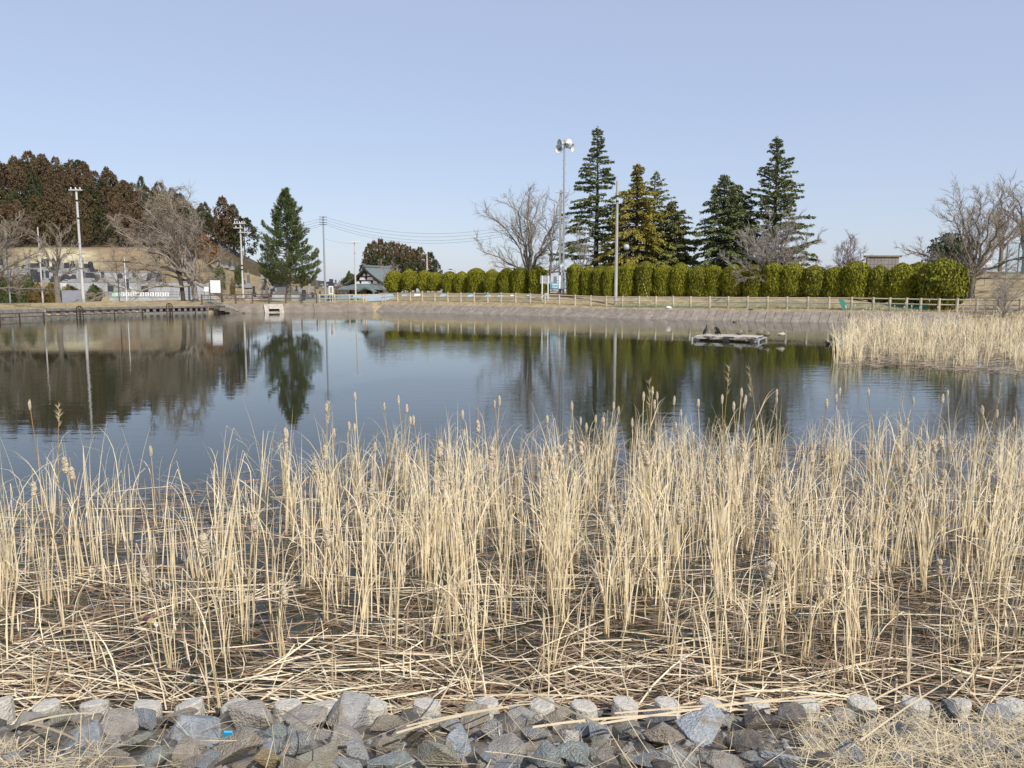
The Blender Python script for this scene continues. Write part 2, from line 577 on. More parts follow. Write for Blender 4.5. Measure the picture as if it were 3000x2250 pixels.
for i in range(nb):
    x0, x1 = xs_w[i], xs_w[i + 1]
    b = MB(); wallpiece(b, x0 + .01, x1 - .01, .62 + rnd.uniform(-.004, .004), .88, -.12, .45); b.build('cap_block', M_pre, wallroot)
    b = MB(); wallpiece(b, x0 + (x1 - x0) * .5, x1 - .012, .2, .615, -.06, .4); b.build('pier', M_pre, wallroot)
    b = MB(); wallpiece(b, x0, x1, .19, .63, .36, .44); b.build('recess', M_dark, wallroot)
    b = MB(); wallpiece(b, x0 + .005, x1 - .005, -.5, .195, -.14 + rnd.uniform(-.01, .01), .45); b.build('base_block', M_pre, wallroot)
xa, xb = along(-160, 127)
for i, (z0, z1, d0) in enumerate(((-.5, .2, -.9), (.19, .5, -.4), (.48, .88, 0))):
    for q in range(7):
        u0, u1 = xa + (xb - xa) * q / 7, xa + (xb - xa) * (q + 1) / 7
        b = MB(); wallpiece(b, u0 + .01, u1 - .01, z0, z1 - (0.0 if i else 0), d0, .5); b.build('step_block', [M_pre, M_bankc, M_pre][i], wallroot)

# pale drain outlet in the plain slope
M_pale = mat('pale_mortar', (.54, .48, .41), (.34, .29, .24), rough=.9, scale=3, bump=.2)
x, y = place(802, 0)
out = thing('drain_outlet', 'pale concrete drain outlet with a dark square mouth set in the plain slope', 'drain', (x, y, 0), math.atan2(float(ys(x + 1) - ys(x - 1)), 2))
out.scale = (.74, .8, .85)
b = MB()
for sx in (-1, 1):
    b.extrude([(-.42, -.1), (.1, -.1), (1.6, 1.2), (1.25, 1.2)], 'x', sx * 1.22 - .34, sx * 1.22 + .34)
b.build('side_wall', M_pale, out)
b = MB(); b.extrude([(.05, .55), (.32, .55), (1.6, 1.22), (1.2, 1.22)], 'x', -.87, .87); b.build('hood', M_pale, out)
b = MB(); b.box((0, -.05, 0.02), (1.74, .5, .18)); b.build('sill', M_pale, out)
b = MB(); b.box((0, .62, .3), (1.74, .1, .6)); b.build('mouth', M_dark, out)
# ------------------------------------------------------------------ near bank: row of short round posts, riprap stones
M_post = mat('post_concrete', (.60, .56, .48), (.45, .42, .36), rough=.95, scale=22, detail=8, bump=.5, bscale=60)
POST_PX = [-140, -5, 136, 271, 427, 557, 680, 839, 960, 1094, 1249, 1425, 1590, 1715, 1827, 1960, 2087, 2220, 2364, 2522, 2680, 2804, 2958, 3090]
POST_X = []
plooks = {2: 'tilted pale concrete post with a broken edge', 3: 'pale concrete post with a slanting cut top', 4: 'pale concrete post with a white chipped side', 5: 'pale concrete post with a smooth slanting top', 7: 'low pale concrete post wedged between two big brown stones', 9: 'upright pale concrete post with a flat top', 10: 'tallest pale concrete post with a shadow line across its top', 19: 'clean round concrete post among dry straw', 22: 'leaning oval concrete post at the straw covered end'}
for i, px in enumerate(POST_PX):
    rg = random.Random(100 + i)
    h = .175 + rg.uniform(-.02, .02) + (.03 if i in (9, 10) else 0) - (.04 if i in (7, 11, 12, 16, 17) else 0)
    p = on(px, 2058 + rg.uniform(-6, 6), h)
    POST_X.append(p.x)
    r = .085 * rg.uniform(.94, 1.06)
    b = MB()
    tx, ty = rg.uniform(-.25, .25), rg.uniform(-.32, .05)
    n = 14
    P, F = [], []
    rings = [(1.02, -.5, 0), (1.0, -.05, 0), (.99, -.012, 1), (.9, 0, 1), (.5, .004, 1)]
    for rr, hh, cut in rings:
        for k in range(n):
            a = 2 * math.pi * k / n
            j = 1 + rg.uniform(-.03, .03)
            X, Y = rr * r * math.cos(a) * j, rr * r * math.sin(a) * j
            P.append((X, Y, h + hh + (tx * X + ty * Y if cut else 0) + (rg.uniform(-.004, .004) if cut else 0)))
    for q in range(4):
        for k in range(n):
            F.append((q * n + k, q * n + (k + 1) % n, (q + 1) * n + (k + 1) % n, (q + 1) * n + k))
    F.append(tuple(range(4 * n, 5 * n)))
    b.add(P, F)
    o = b.build('concrete_post', M_post, loc=(p.x, p.y, 0), smooth=False)
    o.rotation_euler = (rg.uniform(-.06, .06), rg.uniform(-.08, .08), 0)
    tag(o, plooks.get(i, 'short round concrete post at the water edge') + f', {ordn[i]} from the left', 'post', 'concrete posts along the water edge')

def stone_mesh(seed, flat=.7, npts=15):
    rg = random.Random(seed)
    import bmesh
    bm = bmesh.new()
    for k in range(npts):
        v = Vector((rg.gauss(0, 1), rg.gauss(0, 1), rg.gauss(0, 1))).normalized()
        # push toward a blocky shape
        m_ = max(abs(v.x), abs(v.y), abs(v.z))
        v = v * (0.55 + .45 / m_ * .75) * rg.uniform(.84, 1.08)
        bm.verts.new((v.x * .5, v.y * .5, v.z * .5 * flat))
    r = bmesh.ops.convex_hull(bm, input=bm.verts)
    bmesh.ops.delete(bm, geom=[g for g in r['geom_interior'] if isinstance(g, bmesh.types.BMVert)], context='VERTS')
    bmesh.ops.dissolve_limit(bm, angle_limit=R(12), verts=bm.verts, edges=bm.edges)
    bmesh.ops.bevel(bm, geom=list(bm.edges), offset=.014, segments=1, affect='EDGES', profile=.6)
    bmesh.ops.triangulate(bm, faces=[f for f in bm.faces if len(f.verts) > 4])
    bmesh.ops.subdivide_edges(bm, edges=[e for e in bm.edges if e.calc_length() > .2], cuts=1)
    for v in bm.verts:
        v.co += v.co.normalized() * rg.uniform(-.012, .012)
    me = bpy.data.meshes.new('stone')
    bm.to_mesh(me)
    bm.free()
    return me
SCOL = {
    'brown grey': ((0.403, 0.366, 0.311), (0.525, 0.488, 0.421), (0.287, 0.262, 0.232)),
    'brown': ((0.366, 0.317, 0.250), (0.488, 0.427, 0.342), (0.262, 0.226, 0.183)),
    'grey': ((0.403, 0.397, 0.372), (0.537, 0.525, 0.488), (0.281, 0.275, 0.262)),
    'olive grey': ((0.366, 0.348, 0.275), (0.476, 0.451, 0.366), (0.244, 0.238, 0.195)),
    'blue grey': ((0.333, 0.352, 0.364), (0.507, 0.523, 0.526), (0.208, 0.220, 0.231)),
    'dark blue': ((0.172, 0.183, 0.194), (0.313, 0.328, 0.336), (0.102, 0.108, 0.117)),
    'green grey': ((0.312, 0.339, 0.319), (0.469, 0.491, 0.469), (0.206, 0.226, 0.214)),
    'pale blue': ((0.428, 0.455, 0.466), (0.618, 0.637, 0.641), (0.256, 0.279, 0.294)),
    'ochre': ((0.366, 0.275, 0.134), (0.439, 0.354, 0.207), (0.232, 0.183, 0.122)),
    'dark': ((0.165, 0.152, 0.137), (0.244, 0.226, 0.201), (0.104, 0.098, 0.091)),
    'pale grey': ((0.451, 0.439, 0.397), (0.610, 0.586, 0.525), (0.293, 0.287, 0.262)),
    'white': ((0.732, 0.695, 0.610), (0.800, 0.800, 0.732), (0.464, 0.427, 0.366)),
}
def stone_mat(key, v=0):
    a, hi, lo = SCOL[key]
    nm = 'stone_' + key.replace(' ', '_') + ('_speckled' if v else '')
    if nm in MATS:
        return MATS[nm]
    m = mat(nm, a, lo, rough=.88, scale=5.5 if not v else 16, detail=9, bump=.8, bscale=22, sharp=(.4, .66), obj=None)
    t = m.node_tree
    b = t.nodes['Principled BSDF']
    src = b.inputs['Base Color'].links[0].from_socket
    n = t.nodes.new('ShaderNodeTexNoise'); n.inputs['Scale'].default_value = 3.1 if not v else 60; n.inputs['Detail'].default_value = 10; n.inputs['Roughness'].default_value = .75
    g = t.nodes.new('ShaderNodeMapRange'); g.inputs['From Min'].default_value = .5; g.inputs['From Max'].default_value = .72
    tcx = [q for q in t.nodes if q.type == 'TEX_COORD'][0]
    oi = t.nodes.new('ShaderNodeObjectInfo')
    ad = t.nodes.new('ShaderNodeVectorMath'); ad.operation = 'ADD'
    t.links.new(tcx.outputs['Object'], ad.inputs[0]); t.links.new(oi.outputs['Random'], ad.inputs[1])
    t.links.new(ad.outputs[0], n.inputs['Vector']); t.links.new(n.outputs['Fac'], g.inputs['Value'])
    x = t.nodes.new('ShaderNodeMix'); x.data_type = 'RGBA'
    t.links.new(g.outputs[0], x.inputs['Factor']); t.links.new(src, x.inputs[6]); x.inputs[7].default_value = (*hi, 1)
    t.links.new(x.outputs[2], b.inputs['Base Color'])
    tint_random(m, None, patches=(2.2, .56, (.30, .25, .175)))
    return m
STONES = [  # photo column, row, width, height, colour, shape
 (62, 2112, 120, 84, 'brown grey', 'broad flat'), (168, 2104, 64, 55, 'olive grey', 'small'), (202, 2101, 50, 42, 'pale grey', 'small'), (258, 2110, 76, 50, 'brown', 'low'),
 (353, 2125, 96, 66, 'brown grey', 'squarish'), (423, 2107, 60, 62, 'blue grey', 'upright'), (515, 2106, 104, 54, 'brown', 'long low'), (130, 2177, 165, 78, 'dark', 'long tilted slab shaped'),
 (252, 2161, 116, 76, 'blue grey', 'smooth flat faced'), (385, 2180, 105, 78, 'olive grey', 'blocky'), (572, 2150, 132, 100, 'blue grey', 'large rounded'), (450, 2223, 76, 68, 'green grey', 'rounded'),
 (203, 2192, 66, 52, 'blue grey', 'small flat'), (540, 2207, 90, 84, 'brown', 'blocky'), (736, 2104, 172, 98, 'brown grey', 'very large broad'), (898, 2101, 122, 88, 'brown grey', 'large flat topped'),
 (1039, 2096, 164, 106, 'grey', 'very large flat'), (1130, 2117, 100, 56, 'brown', 'wedge shaped'), (717, 2155, 86, 66, 'blue grey', 'ridged'), (817, 2150, 86, 60, 'green grey', 'cracked'),
 (692, 2204, 128, 98, 'brown', 'large round topped'), (795, 2225, 86, 62, 'ochre', 'pointed'), (790, 2190, 66, 54, 'blue grey', 'small'), (877, 2177, 98, 56, 'grey', 'flat'),
 (1007, 2160, 120, 66, 'brown grey', 'split'), (940, 2215, 118, 74, 'olive grey', 'sloping'), (1066, 2201, 96, 76, 'grey', 'rounded'), (1129, 2185, 76, 72, 'brown', 'square'),
 (1142, 2236, 120, 50, 'green grey', 'smooth low'), (613, 2234, 60, 46, 'blue grey', 'small'), (1241, 2153, 100, 68, 'brown', 'angular'), (1308, 2122, 96, 54, 'grey', 'flat'),
 (1395, 2104, 128, 84, 'brown', 'large sloping'), (1439, 2142, 64, 70, 'grey', 'pointed'), (1336, 2180, 100, 92, 'pale blue', 'tall tilted speckled'), (1528, 2093, 84, 54, 'pale grey', 'rough'),
 (1517, 2125, 80, 52, 'brown grey', 'rounded'), (1634, 2098, 88, 66, 'brown', 'sloping'), (1721, 2085, 88, 86, 'brown grey', 'pointed pyramid shaped'), (1281, 2214, 138, 96, 'olive grey', 'large veined'),
 (1417, 2218, 74, 46, 'blue grey', 'low rounded'), (1471, 2193, 118, 76, 'brown grey', 'broad'), (1669, 2166, 88, 54, 'white', 'rough lumpy'), (1607, 2215, 88, 82, 'green grey', 'pale square faced'),
 (1688, 2214, 108, 82, 'green grey', 'large pale flat faced'), (1750, 2144, 64, 70, 'pale blue', 'upright'), (1778, 2220, 74, 60, 'brown', 'blocky'), (1715, 2136, 66, 54, 'blue grey', 'sunken'),
 (1560, 2154, 92, 56, 'grey', 'low'), (1480, 2246, 80, 36, 'blue grey', 'low'), (1816, 2082, 44, 44, 'dark', 'small'), (1860, 2082, 68, 46, 'brown grey', 'small'),
 (1862, 2136, 80, 80, 'olive grey', 'square faced'), (1933, 2104, 92, 58, 'dark blue', 'perched'), (1946, 2158, 106, 82, 'brown', 'large dark faced'), (2066, 2139, 140, 114, 'pale blue', 'very large sharp edged'),
 (2112, 2104, 56, 48, 'grey', 'small'), (2228, 2114, 118, 58, 'dark', 'long low'), (2315, 2098, 118, 82, 'dark', 'large wedge shaped'), (2180, 2172, 108, 66, 'dark', 'cracked'),
 (1908, 2226, 100, 62, 'blue grey', 'broad'), (1990, 2228, 106, 66, 'grey', 'rounded'), (2123, 2233, 98, 60, 'brown grey', 'sloping'), (2207, 2220, 74, 48, 'blue grey', 'small sharp'),
 (2318, 2226, 144, 76, 'pale blue', 'large white faced'), (2460, 2098, 90, 54, 'brown grey', 'low'), (2533, 2093, 68, 46, 'dark blue', 'small sharp'), (2636, 2150, 64, 42, 'dark blue', 'small pointed'),
 (2790, 2096, 60, 70, 'dark blue', 'upright'), (2915, 2093, 100, 52, 'blue grey', 'ribbed'), (2490, 2212, 106, 64, 'blue grey', 'angular'), (2644, 2223, 62, 56, 'grey', 'upright'),
 (2742, 2228, 86, 52, 'dark', 'low'), (2847, 2199, 142, 50, 'brown grey', 'long flat'), (2416, 2236, 70, 54, 'dark', 'small'), (2978, 2201, 72, 46, 'blue grey', 'small'),
 (38, 2222, 60, 44, 'grey', 'small'), (300, 2224, 84, 50, 'brown', 'half buried'), (2240, 2058, 60, 36, 'brown grey', 'small'), (860, 2240, 80, 40, 'brown', 'low'), (1020, 2246, 90, 44, 'grey', 'low'), (1830, 2222, 70, 54, 'olive grey', 'small'), (1200, 2108, 66, 44, 'dark', 'sunken'), (2030, 2076, 60, 36, 'brown', 'small'), (640, 2086, 46, 36, 'dark', 'small'), (1940, 2244, 66, 34, 'dark', 'low'),
]
_meshes = [stone_mesh(500 + i, .62 + .03 * (i % 9), 9 + i % 6) for i in range(26)]
used_labels = set()
def uniq(lab, extra):
    if lab not in used_labels:
        used_labels.add(lab); return lab
    for e in extra:
        l2 = lab + e
        if l2 not in used_labels:
            used_labels.add(l2); return l2
    return lab
def near_post(x):
    k = min(range(len(POST_X)), key=lambda q: abs(POST_X[q] - x))
    return ordn[k]
def bank_hit(px, py, lift):
    d = ray(px, py)
    y = 4.5
    for _ in range(40):
        z = near_z(0, y) + lift
        t_ = (z - EYE) / d[2]
        y = .5 * y + .5 * d[1] * t_
    return Vector((d[0] * t_, d[1] * t_, z))
def add_stone(i, px, py, w, h, colr, shape, lift=.07):
    rg = random.Random(900 + i)
    p = bank_hit(px, py, lift)
    dist = p.y / CP
    s = w / FPX * (p - Vector((0, 0, EYE))).length * 1.14
    hh = h / FPX * (p - Vector((0, 0, EYE))).length * (1.14 if py < 2125 else 1.35)
    me = _meshes[i % len(_meshes)]
    key = (me.name, colr)
    o = bpy.data.objects.new('stone', me)
    COL.objects.link(o)
    if len(me.materials) == 0:
        me.materials.append(None)
    o.material_slots[0].link = 'OBJECT'
    o.material_slots[0].material = stone_mat(colr, 1 if colr in ('pale blue', 'blue grey', 'white', 'pale grey') and i % 2 else 0)
    o.location = p
    o.rotation_euler = (R(rg.uniform(8, 34)), R(rg.uniform(-14, 14)), rg.uniform(-.5, .5) + (math.pi if i % 3 == 0 else 0))
    o.scale = (s * 1.05, hh * 1.05, hh * rg.uniform(.85, 1.1))
    row = 'against' if py < 2125 else ('one row below' if py < 2185 else 'near the straw below')
    lab = uniq(f'{shape} {colr} stone {row} the {near_post(p.x)} concrete post', [' at its left', ' at its right', ' and partly covered', ' beside a bigger stone', ' lying deepest'])
    tag(o, lab, 'stone', 'riprap stones on the near bank')
    return o
for i, s in enumerate(STONES):
    add_stone(i, *s)
# fill: smaller stones pressed in between, where the photo shows stone under stone
rg = random.Random(77)
k = 0
cols_ = ['brown', 'brown grey', 'grey', 'dark', 'blue grey', 'olive grey', 'brown', 'dark', 'brown grey']
for q in range(1500):
    px, py = rg.uniform(-60, 3060), rg.uniform(2076, 2262)
    if px > 2380 and rg.random() < .7: continue
    if px < 330 and py > 2190 and rg.random() < .7: continue
    if min(math.hypot((px - s[0]) / (s[2] * .5), (py - s[1]) / (s[3] * .55)) for s in STONES) < .9: continue
    STONES.append((px, py, rg.uniform(55, 92), rg.uniform(42, 62), cols_[k % 9], ['small wedged', 'small angular', 'half buried', 'small blunt', 'small split', 'small low'][rg.randrange(6)]))
    add_stone(200 + k, *STONES[-1], lift=.015)
    k += 1
    if k > 70: break

# gravel pressed between the stones
def gravel():
    r2 = np.random.RandomState(5)
    b = MB()
    base = []
    for k in range(6):
        me = stone_mesh(700 + k, .7, 8)
        V = np.array([v.co[:] for v in me.vertices]); F = [tuple(p.vertices) for p in me.polygons]
        base.append((V, F))
        bpy.data.meshes.remove(me)
    for k in range(620):
        px, py = r2.uniform(-60, 3060), r2.uniform(2072, 2268)
        p = bank_hit(px, py, .012)
        V, F = base[r2.randint(6)]
        if len(F) > 60 and k % 2: pass
        s_ = r2.uniform(.03, .085)
        a = r2.uniform(0, 6.28); c, q = math.cos(a), math.sin(a)
        W_ = V * s_ * np.array([r2.uniform(.7, 1.3), r2.uniform(.7, 1.3), r2.uniform(.6, 1)])
        W_ = np.stack([W_[:, 0] * c - W_[:, 1] * q, W_[:, 0] * q + W_[:, 1] * c, W_[:, 2]], 1) + np.array(p)
        b.add(W_, F)
    o = b.build('gravel', mat('gravel_mix', (.34, .31, .27), (.24, .22, .195), rough=.95, scale=30, bump=.4, island=(.22, .22, .22)))
    tag(o, kind='stuff')
gravel()
# ------------------------------------------------------------------ reeds: standing cattails, fallen straw, floating litter
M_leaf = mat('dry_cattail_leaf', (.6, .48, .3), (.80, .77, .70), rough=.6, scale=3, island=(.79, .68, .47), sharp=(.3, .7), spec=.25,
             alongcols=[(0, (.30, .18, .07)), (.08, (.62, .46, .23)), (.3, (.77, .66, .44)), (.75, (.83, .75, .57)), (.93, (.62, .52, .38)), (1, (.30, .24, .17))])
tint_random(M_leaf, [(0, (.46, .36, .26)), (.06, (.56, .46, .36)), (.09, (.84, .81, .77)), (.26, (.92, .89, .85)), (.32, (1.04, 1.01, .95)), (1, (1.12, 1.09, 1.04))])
M_stalk = mat('dry_cattail_stalk', (.50, .38, .18), (.36, .25, .10), rough=.7, scale=5, island=(.62, .50, .28))
M_fluff = mat('cattail_fluff', (.86, .74, .54), (.70, .55, .36), rough=1, scale=30, detail=6, bump=1, bscale=70)
M_pale_straw = mat('pale_straw', (.74, .63, .44), (.52, .40, .24), rough=.7, scale=4, island=(.82, .72, .54), sharp=(.4, .75))
tint_random(M_pale_straw, [(0, (.40, .30, .22)), (.12, (.50, .40, .32)), (.17, (.76, .72, .67)), (.36, (.86, .82, .76)), (.44, (1.0, .97, .91)), (1, (1.08, 1.06, 1.0))])
M_brown_straw = mat('brown_wet_straw', (.20, .12, .072), (.09, .056, .038), rough=.6, scale=4, island=(.40, .275, .175), sharp=(.35, .7))
M_sub = mat('sunken_straw', (.20, .13, .06), (.10, .07, .035), rough=.8, scale=4, island=(.30, .21, .10))

def leaf_strip(base, L, az, lean, arch, w0, rg, cut=1.0, kink=None, seg=11):
    """a ribbon that rises from BASE leaning towards AZ and bends over; returns verts, quads, along"""
    d = Vector((math.cos(az), math.sin(az), 0))
    face = Vector((-math.sin(az + rg.uniform(-.7, .7)), math.cos(az + rg.uniform(-.7, .7)), 0))
    if rg.random() < .6:
        face = Vector((1, rg.uniform(-.5, .5), 0)).normalized()
    p = Vector(base)
    th = lean
    V, A = [], []
    n = seg
    tw = rg.uniform(-.5, .5)
    s0 = rg.uniform(.2, .6)
    for i in range(n + 1):
        s = i / n
        w = w0 * (1 - .3 * s) * (1 - max(0, (s * cut - .45) / .55) ** 1.3 * .95)
        f = (Matrix.Rotation(tw * s, 3, 'Z') @ face) * w * .5
        V += [p - f, p + f]
        A += [s * cut, s * cut]
        if i < n:
            th = lean + arch * max(0, (s * cut - s0) / (1 - s0)) ** 1.25
            if kink and s > kink[0]:
                th += kink[1]
            p = p + (d * math.sin(th) + Vector((0, 0, math.cos(th)))) * (L * cut / n)
    Q = [(2 * i, 2 * i + 1, 2 * i + 3, 2 * i + 2) for i in range(n)]
    return V, Q, A

def tuft(seed, nl, hmax, head):
    rg = random.Random(seed)
    b = MB()
    for k in range(nl):
        az = rg.choice((0, math.pi)) + rg.gauss(0, .7)
        L = hmax * rg.uniform(.62, 1.05)
        lean = abs(rg.gauss(0, .085)) + .01
        u = rg.random()
        kink = None
        cut = 1.0
        if u < .62:
            arch = rg.uniform(1.4, 3.6)
        elif u < .8:
            arch = rg.uniform(.05, .5)
        elif u < .9:
            arch, cut = rg.uniform(0, .3), rg.uniform(.25, .75)
        else:
            arch, kink = rg.uniform(.2, .5), (rg.uniform(.45, .8), rg.uniform(1.2, 2.2))
        v, q, a = leaf_strip((rg.gauss(0, .028), rg.gauss(0, .022), -.12), L + .12, az, lean, arch, rg.uniform(.006, .0108), rg, cut, kink)
        b.add(v, q, a)
    me = b.mesh('leaves', att='along')
    st = hd = None
    if head:
        hh = hmax * rg.uniform(.62, .92)
        bx, by = rg.uniform(-.12, .12), rg.uniform(-.06, .06)
        pts = [(0, 0, -.1), (bx * .3, by * .3, hh * .5), (bx, by, hh), (bx * 1.15, by * 1.15, hh + .16)]
        st = MB().tube(pts, [.005, .0045, .004, .0015], 5).mesh('stalk')
        q = MB()
        ln = rg.uniform(.05, .085)
        wd = rg.uniform(.02, .034)
        c = Vector(pts[2])
        for i in range(3):
            q.ball(c + Vector((rg.uniform(-.006, .006), rg.uniform(-.006, .006), (i - 1) * ln * .62)), (wd * rg.uniform(.75, 1.1), wd * rg.uniform(.75, 1.1), ln * .55), 9, 6, jit=.16, rg=rg)
        hd = q.mesh('seed_head')
    return me, st, hd

TUFTS = [tuft(3000 + i, 5 + i % 5, 1.0, i % 4 == 0) for i in range(20)]
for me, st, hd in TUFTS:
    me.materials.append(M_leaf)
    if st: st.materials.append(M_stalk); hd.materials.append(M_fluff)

_bpx = [-300, 0, 500, 800, 1000, 1400, 2000, 3000, 3300]
_bpy = [1500, 1495, 1440, 1415, 1362, 1335, 1306, 1296, 1290]
def reed_far(px):
    return on(px, float(np.interp(px, _bpx, _bpy))).y
rg = random.Random(4242)
spots = []
# clumps the photo shows clearly: photo column, row of the base
for px, py, sc in [(640, 2080, 1.5), (190, 1600, 1.25), (1320, 1890, 1.45), (810, 1880, 1.3), (1165, 1900, 1.25), (1485, 1830, 1.3), (2490, 2000, .9), (2360, 1920, 1.1), (2850, 1950, 1.35), (2900, 1930, 1.35), (2960, 1900, 1.3), (730, 1880, 1.3), (575, 1800, 1.3),
                   (520, 1790, 1.3), (60, 1700, 1.35), (1050, 1860, 1.3), (1250, 1900, 1.35), (1650, 1830, 1.35), (2100, 2020, 1.0), (2200, 1980, 1.1), (1560, 2050, .5), (1370, 2030, .45), (100, 2040, .5), (720, 1690, 1.4), (1770, 1860, 1.4), (1925, 1850, 1.4), (2540, 1870, 1.4)]:
    p = on(px, py)
    spots.append((p.x, p.y, sc))
while len(spots) < 540:
    y = 5.4 + 9.3 * rg.random() ** .85
    px = rg.uniform(-220, 3220)
    x = (px - 1500) / FPX * y
    fy = reed_far(px)
    if y > fy: continue
    dens = 1.0
    if y < 6.6: dens = .16 + .5 * (y - 5.4) + (.3 if px > 2300 else 0)
    if px < 900: dens *= .62
    if 330 < px < 520 and y > 7: dens *= .5
    if y > 8.6: dens *= .62
    if y > fy - 1.2: dens *= .5
    cl = .5 + .5 * math.sin(x * 2.3 + 1.3 * math.sin(y * 1.7)) * math.cos(y * 1.9 - x * .7)
    if rg.random() > dens * (.45 + .55 * cl): continue
    h = (1.80 - max(0, y - 5.8) * .105) * rg.uniform(.72, 1.08)
    if y < 6.5: h *= rg.uniform(.4, 1.0)
    spots.append((x, y, h))
spots.sort(key=lambda s: s[1])
near, rest = spots[:298], spots[298:]
lab_used = {}
looks = ['tall', 'short', 'bent over', 'upright', 'spreading', 'ragged', 'slender', 'dense']
pos_list = []
for i, (x, y, h) in enumerate(near):
    q = rg.randrange(20)
    me, st, hd = TUFTS[q]
    head = st is not None
    o = bpy.data.objects.new('cattail', None)
    o.empty_display_size = .1
    COL.objects.link(o)
    o.location = (x, y, 0)
    o.rotation_euler = (rg.gauss(0, .05), rg.gauss(0, .06), rg.uniform(-.5, .5) + (math.pi if rg.random() < .5 else 0))
    o.scale = (1.0, 1.0, 1.0)
    lf = link('leaves', me, None, o); lf.scale = (1 / max(.9, h * .8), 1, h) if False else (h ** .5, h ** .5, h)
    if head:
        a = link('stalk', st, None, o); a.scale = (1, 1, h)
        c = link('seed_head', hd, None, o)
        # the head keeps its own proportions at the top of the scaled stalk
        zc = np.mean([v.co.z for v in hd.vertices])
        c.location = (0, 0, zc * (h - 1))
    yk = int((y - 5.0) / .45)
    k0 = min(range(len(POST_X)), key=lambda u: abs(POST_X[u] - x / y * 4.75))
    desc = ('tall ' if h > 1.5 else 'short ' if h < .9 else 'medium ') + ('tufted ' if head else '') + ['leaning', 'upright', 'spreading', 'arching'][q % 4]
    tag(o, 'x', 'cattail', 'dry cattails standing along the near shore')
    pos_list.append((o, f'{desc} dry cattail in row {yk + 1} behind the {ordn[k0]} post', x))

tell_apart(pos_list)
def join_tufts(spots, name, att='along', seed=5, scale_w=1.0):
    """many clumps as one mesh of leaves, stalks and heads"""
    r2 = random.Random(seed)
    data = []
    for me, st, hd in TUFTS:
        V = np.array([v.co[:] for v in me.vertices]); Fq = np.array([p.vertices[:] for p in me.polygons])
        A = np.zeros(len(V), np.float32); me.attributes['along'].data.foreach_get('value', A)
        data.append((V, Fq, A))
    b = MB(); hb = MB()
    for (x, y, h) in spots:
        V, Fq, A = data[r2.randrange(20)]
        a = r2.uniform(-.5, .5) + (math.pi if r2.random() < .5 else 0)
        c, s = math.cos(a), math.sin(a)
        sc = h ** .5
        P = np.empty_like(V)
        lx, ly = r2.gauss(0, .06), r2.gauss(0, .05)
        P[:, 0] = (V[:, 0] * c - V[:, 1] * s) * sc * scale_w + x + lx * V[:, 2] * h
        P[:, 1] = (V[:, 0] * s + V[:, 1] * c) * sc * scale_w + y + ly * V[:, 2] * h
        P[:, 2] = V[:, 2] * h
        b.add_np(P, Fq, A)
        if r2.random() < .24:
            hh = h * r2.uniform(.8, 1.02)
            bx, by = r2.uniform(-.12, .12), r2.uniform(-.1, .1)
            b.tube([(x, y, -.1), (x + bx * .4, y + by * .4, hh * .5), (x + bx, y + by, hh)], .005 * scale_w, 4, cap=False)
            hb.ball((x + bx, y + by, hh), (.02 * scale_w, .02 * scale_w, .07), 7, 5, jit=.15, rg=r2)
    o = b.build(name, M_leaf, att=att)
    tag(o, kind='stuff')
    if hb.n:
        h_ = hb.build('seed_heads', M_fluff, o)
        tag(h_, kind='stuff')
    return o
rs = join_tufts(rest, 'reeds')
# the bed of reeds on the right, far side
rg = random.Random(99)
edge = [(2461, 1108), (2560, 1075), (2800, 1085), (3100, 1100)]
bed = []
xl = [on(2458, 1108).x, on(2475, 960).x]
while len(bed) < 820:
    y = rg.uniform(24, 58)
    px = rg.uniform(2440, 3300)
    p = Vector(((px - 1500) / FPX * y, y, 0))
    ybase = on(px, float(np.interp(px, [2440, 2500, 2600, 2700, 3000, 3300], [1075, 1062, 1066, 1072, 1090, 1110]))).y
    left = float(np.interp(y, [24, 30, 40, 50, 58], [2462, 2452, 2470, 2490, 2540]))
    if y < ybase or px < left + rg.gauss(0, 6): continue
    if rg.random() > .35 + .65 * (.5 + .5 * math.sin(p.x * 1.1 + y * .3) * math.cos(y * .7 - p.x * .45)) and px > left + 40: continue
    edge_b = 1.0 if (y > 44 or px < left + 60 or rg.random() < .75) else 0
    if not edge_b: continue
    bed.append((p.x, p.y, rg.uniform(.9, 1.95) * (.7 if y < 40 and px > left + 70 else 1.1)))
rb = join_tufts(bed, 'reed_bed', seed=8, scale_w=1.7)

def straws(n, fn, seed, name, material, w=(.005, .012), parent=None):
    """N straight or slightly bent ribbons; FN gives (x, y, z, length, angle, tilt)"""
    r2 = random.Random(seed)
    b = MB()
    k = 0
    while k < n:
        s = fn(r2)
        if s is None: continue
        x, y, z, L, az, tilt = s
        d = Vector((math.cos(az) * math.cos(tilt), math.sin(az) * math.cos(tilt), math.sin(tilt)))
        sd = Vector((-math.sin(az), math.cos(az), 0))
        up = sd.cross(d)
        ww = r2.uniform(*w) * .5
        roll = r2.uniform(-.6, .6)
        f = sd * math.cos(roll) + Vector((0, 0, 1)) * math.sin(roll)
        bend = r2.gauss(0, .07) * L
        sag = r2.gauss(0, .03) * L
        V = []
        for i in range(5):
            u = i / 4 - .5
            c = Vector((x, y, z)) + d * (u * L) + sd * (bend * (u * u - .12) * 2) + Vector((0, 0, sag * (.12 - u * u) * 2))
            wi = ww * (1 if i < 3 else (.8 if i == 3 else .35))
            V += [c - f * wi, c + f * wi]
        b.add(V, [(0, 1, 3, 2), (2, 3, 5, 4), (4, 5, 7, 6), (6, 7, 9, 8)])
        k += 1
    o = b.build(name, material, parent)
    tag(o, kind='stuff')
    return o
def az_flat(r2):
    return r2.gauss(0, .46) + (math.pi if r2.random() < .5 else 0) if r2.random() < .72 else r2.uniform(0, 6.28)
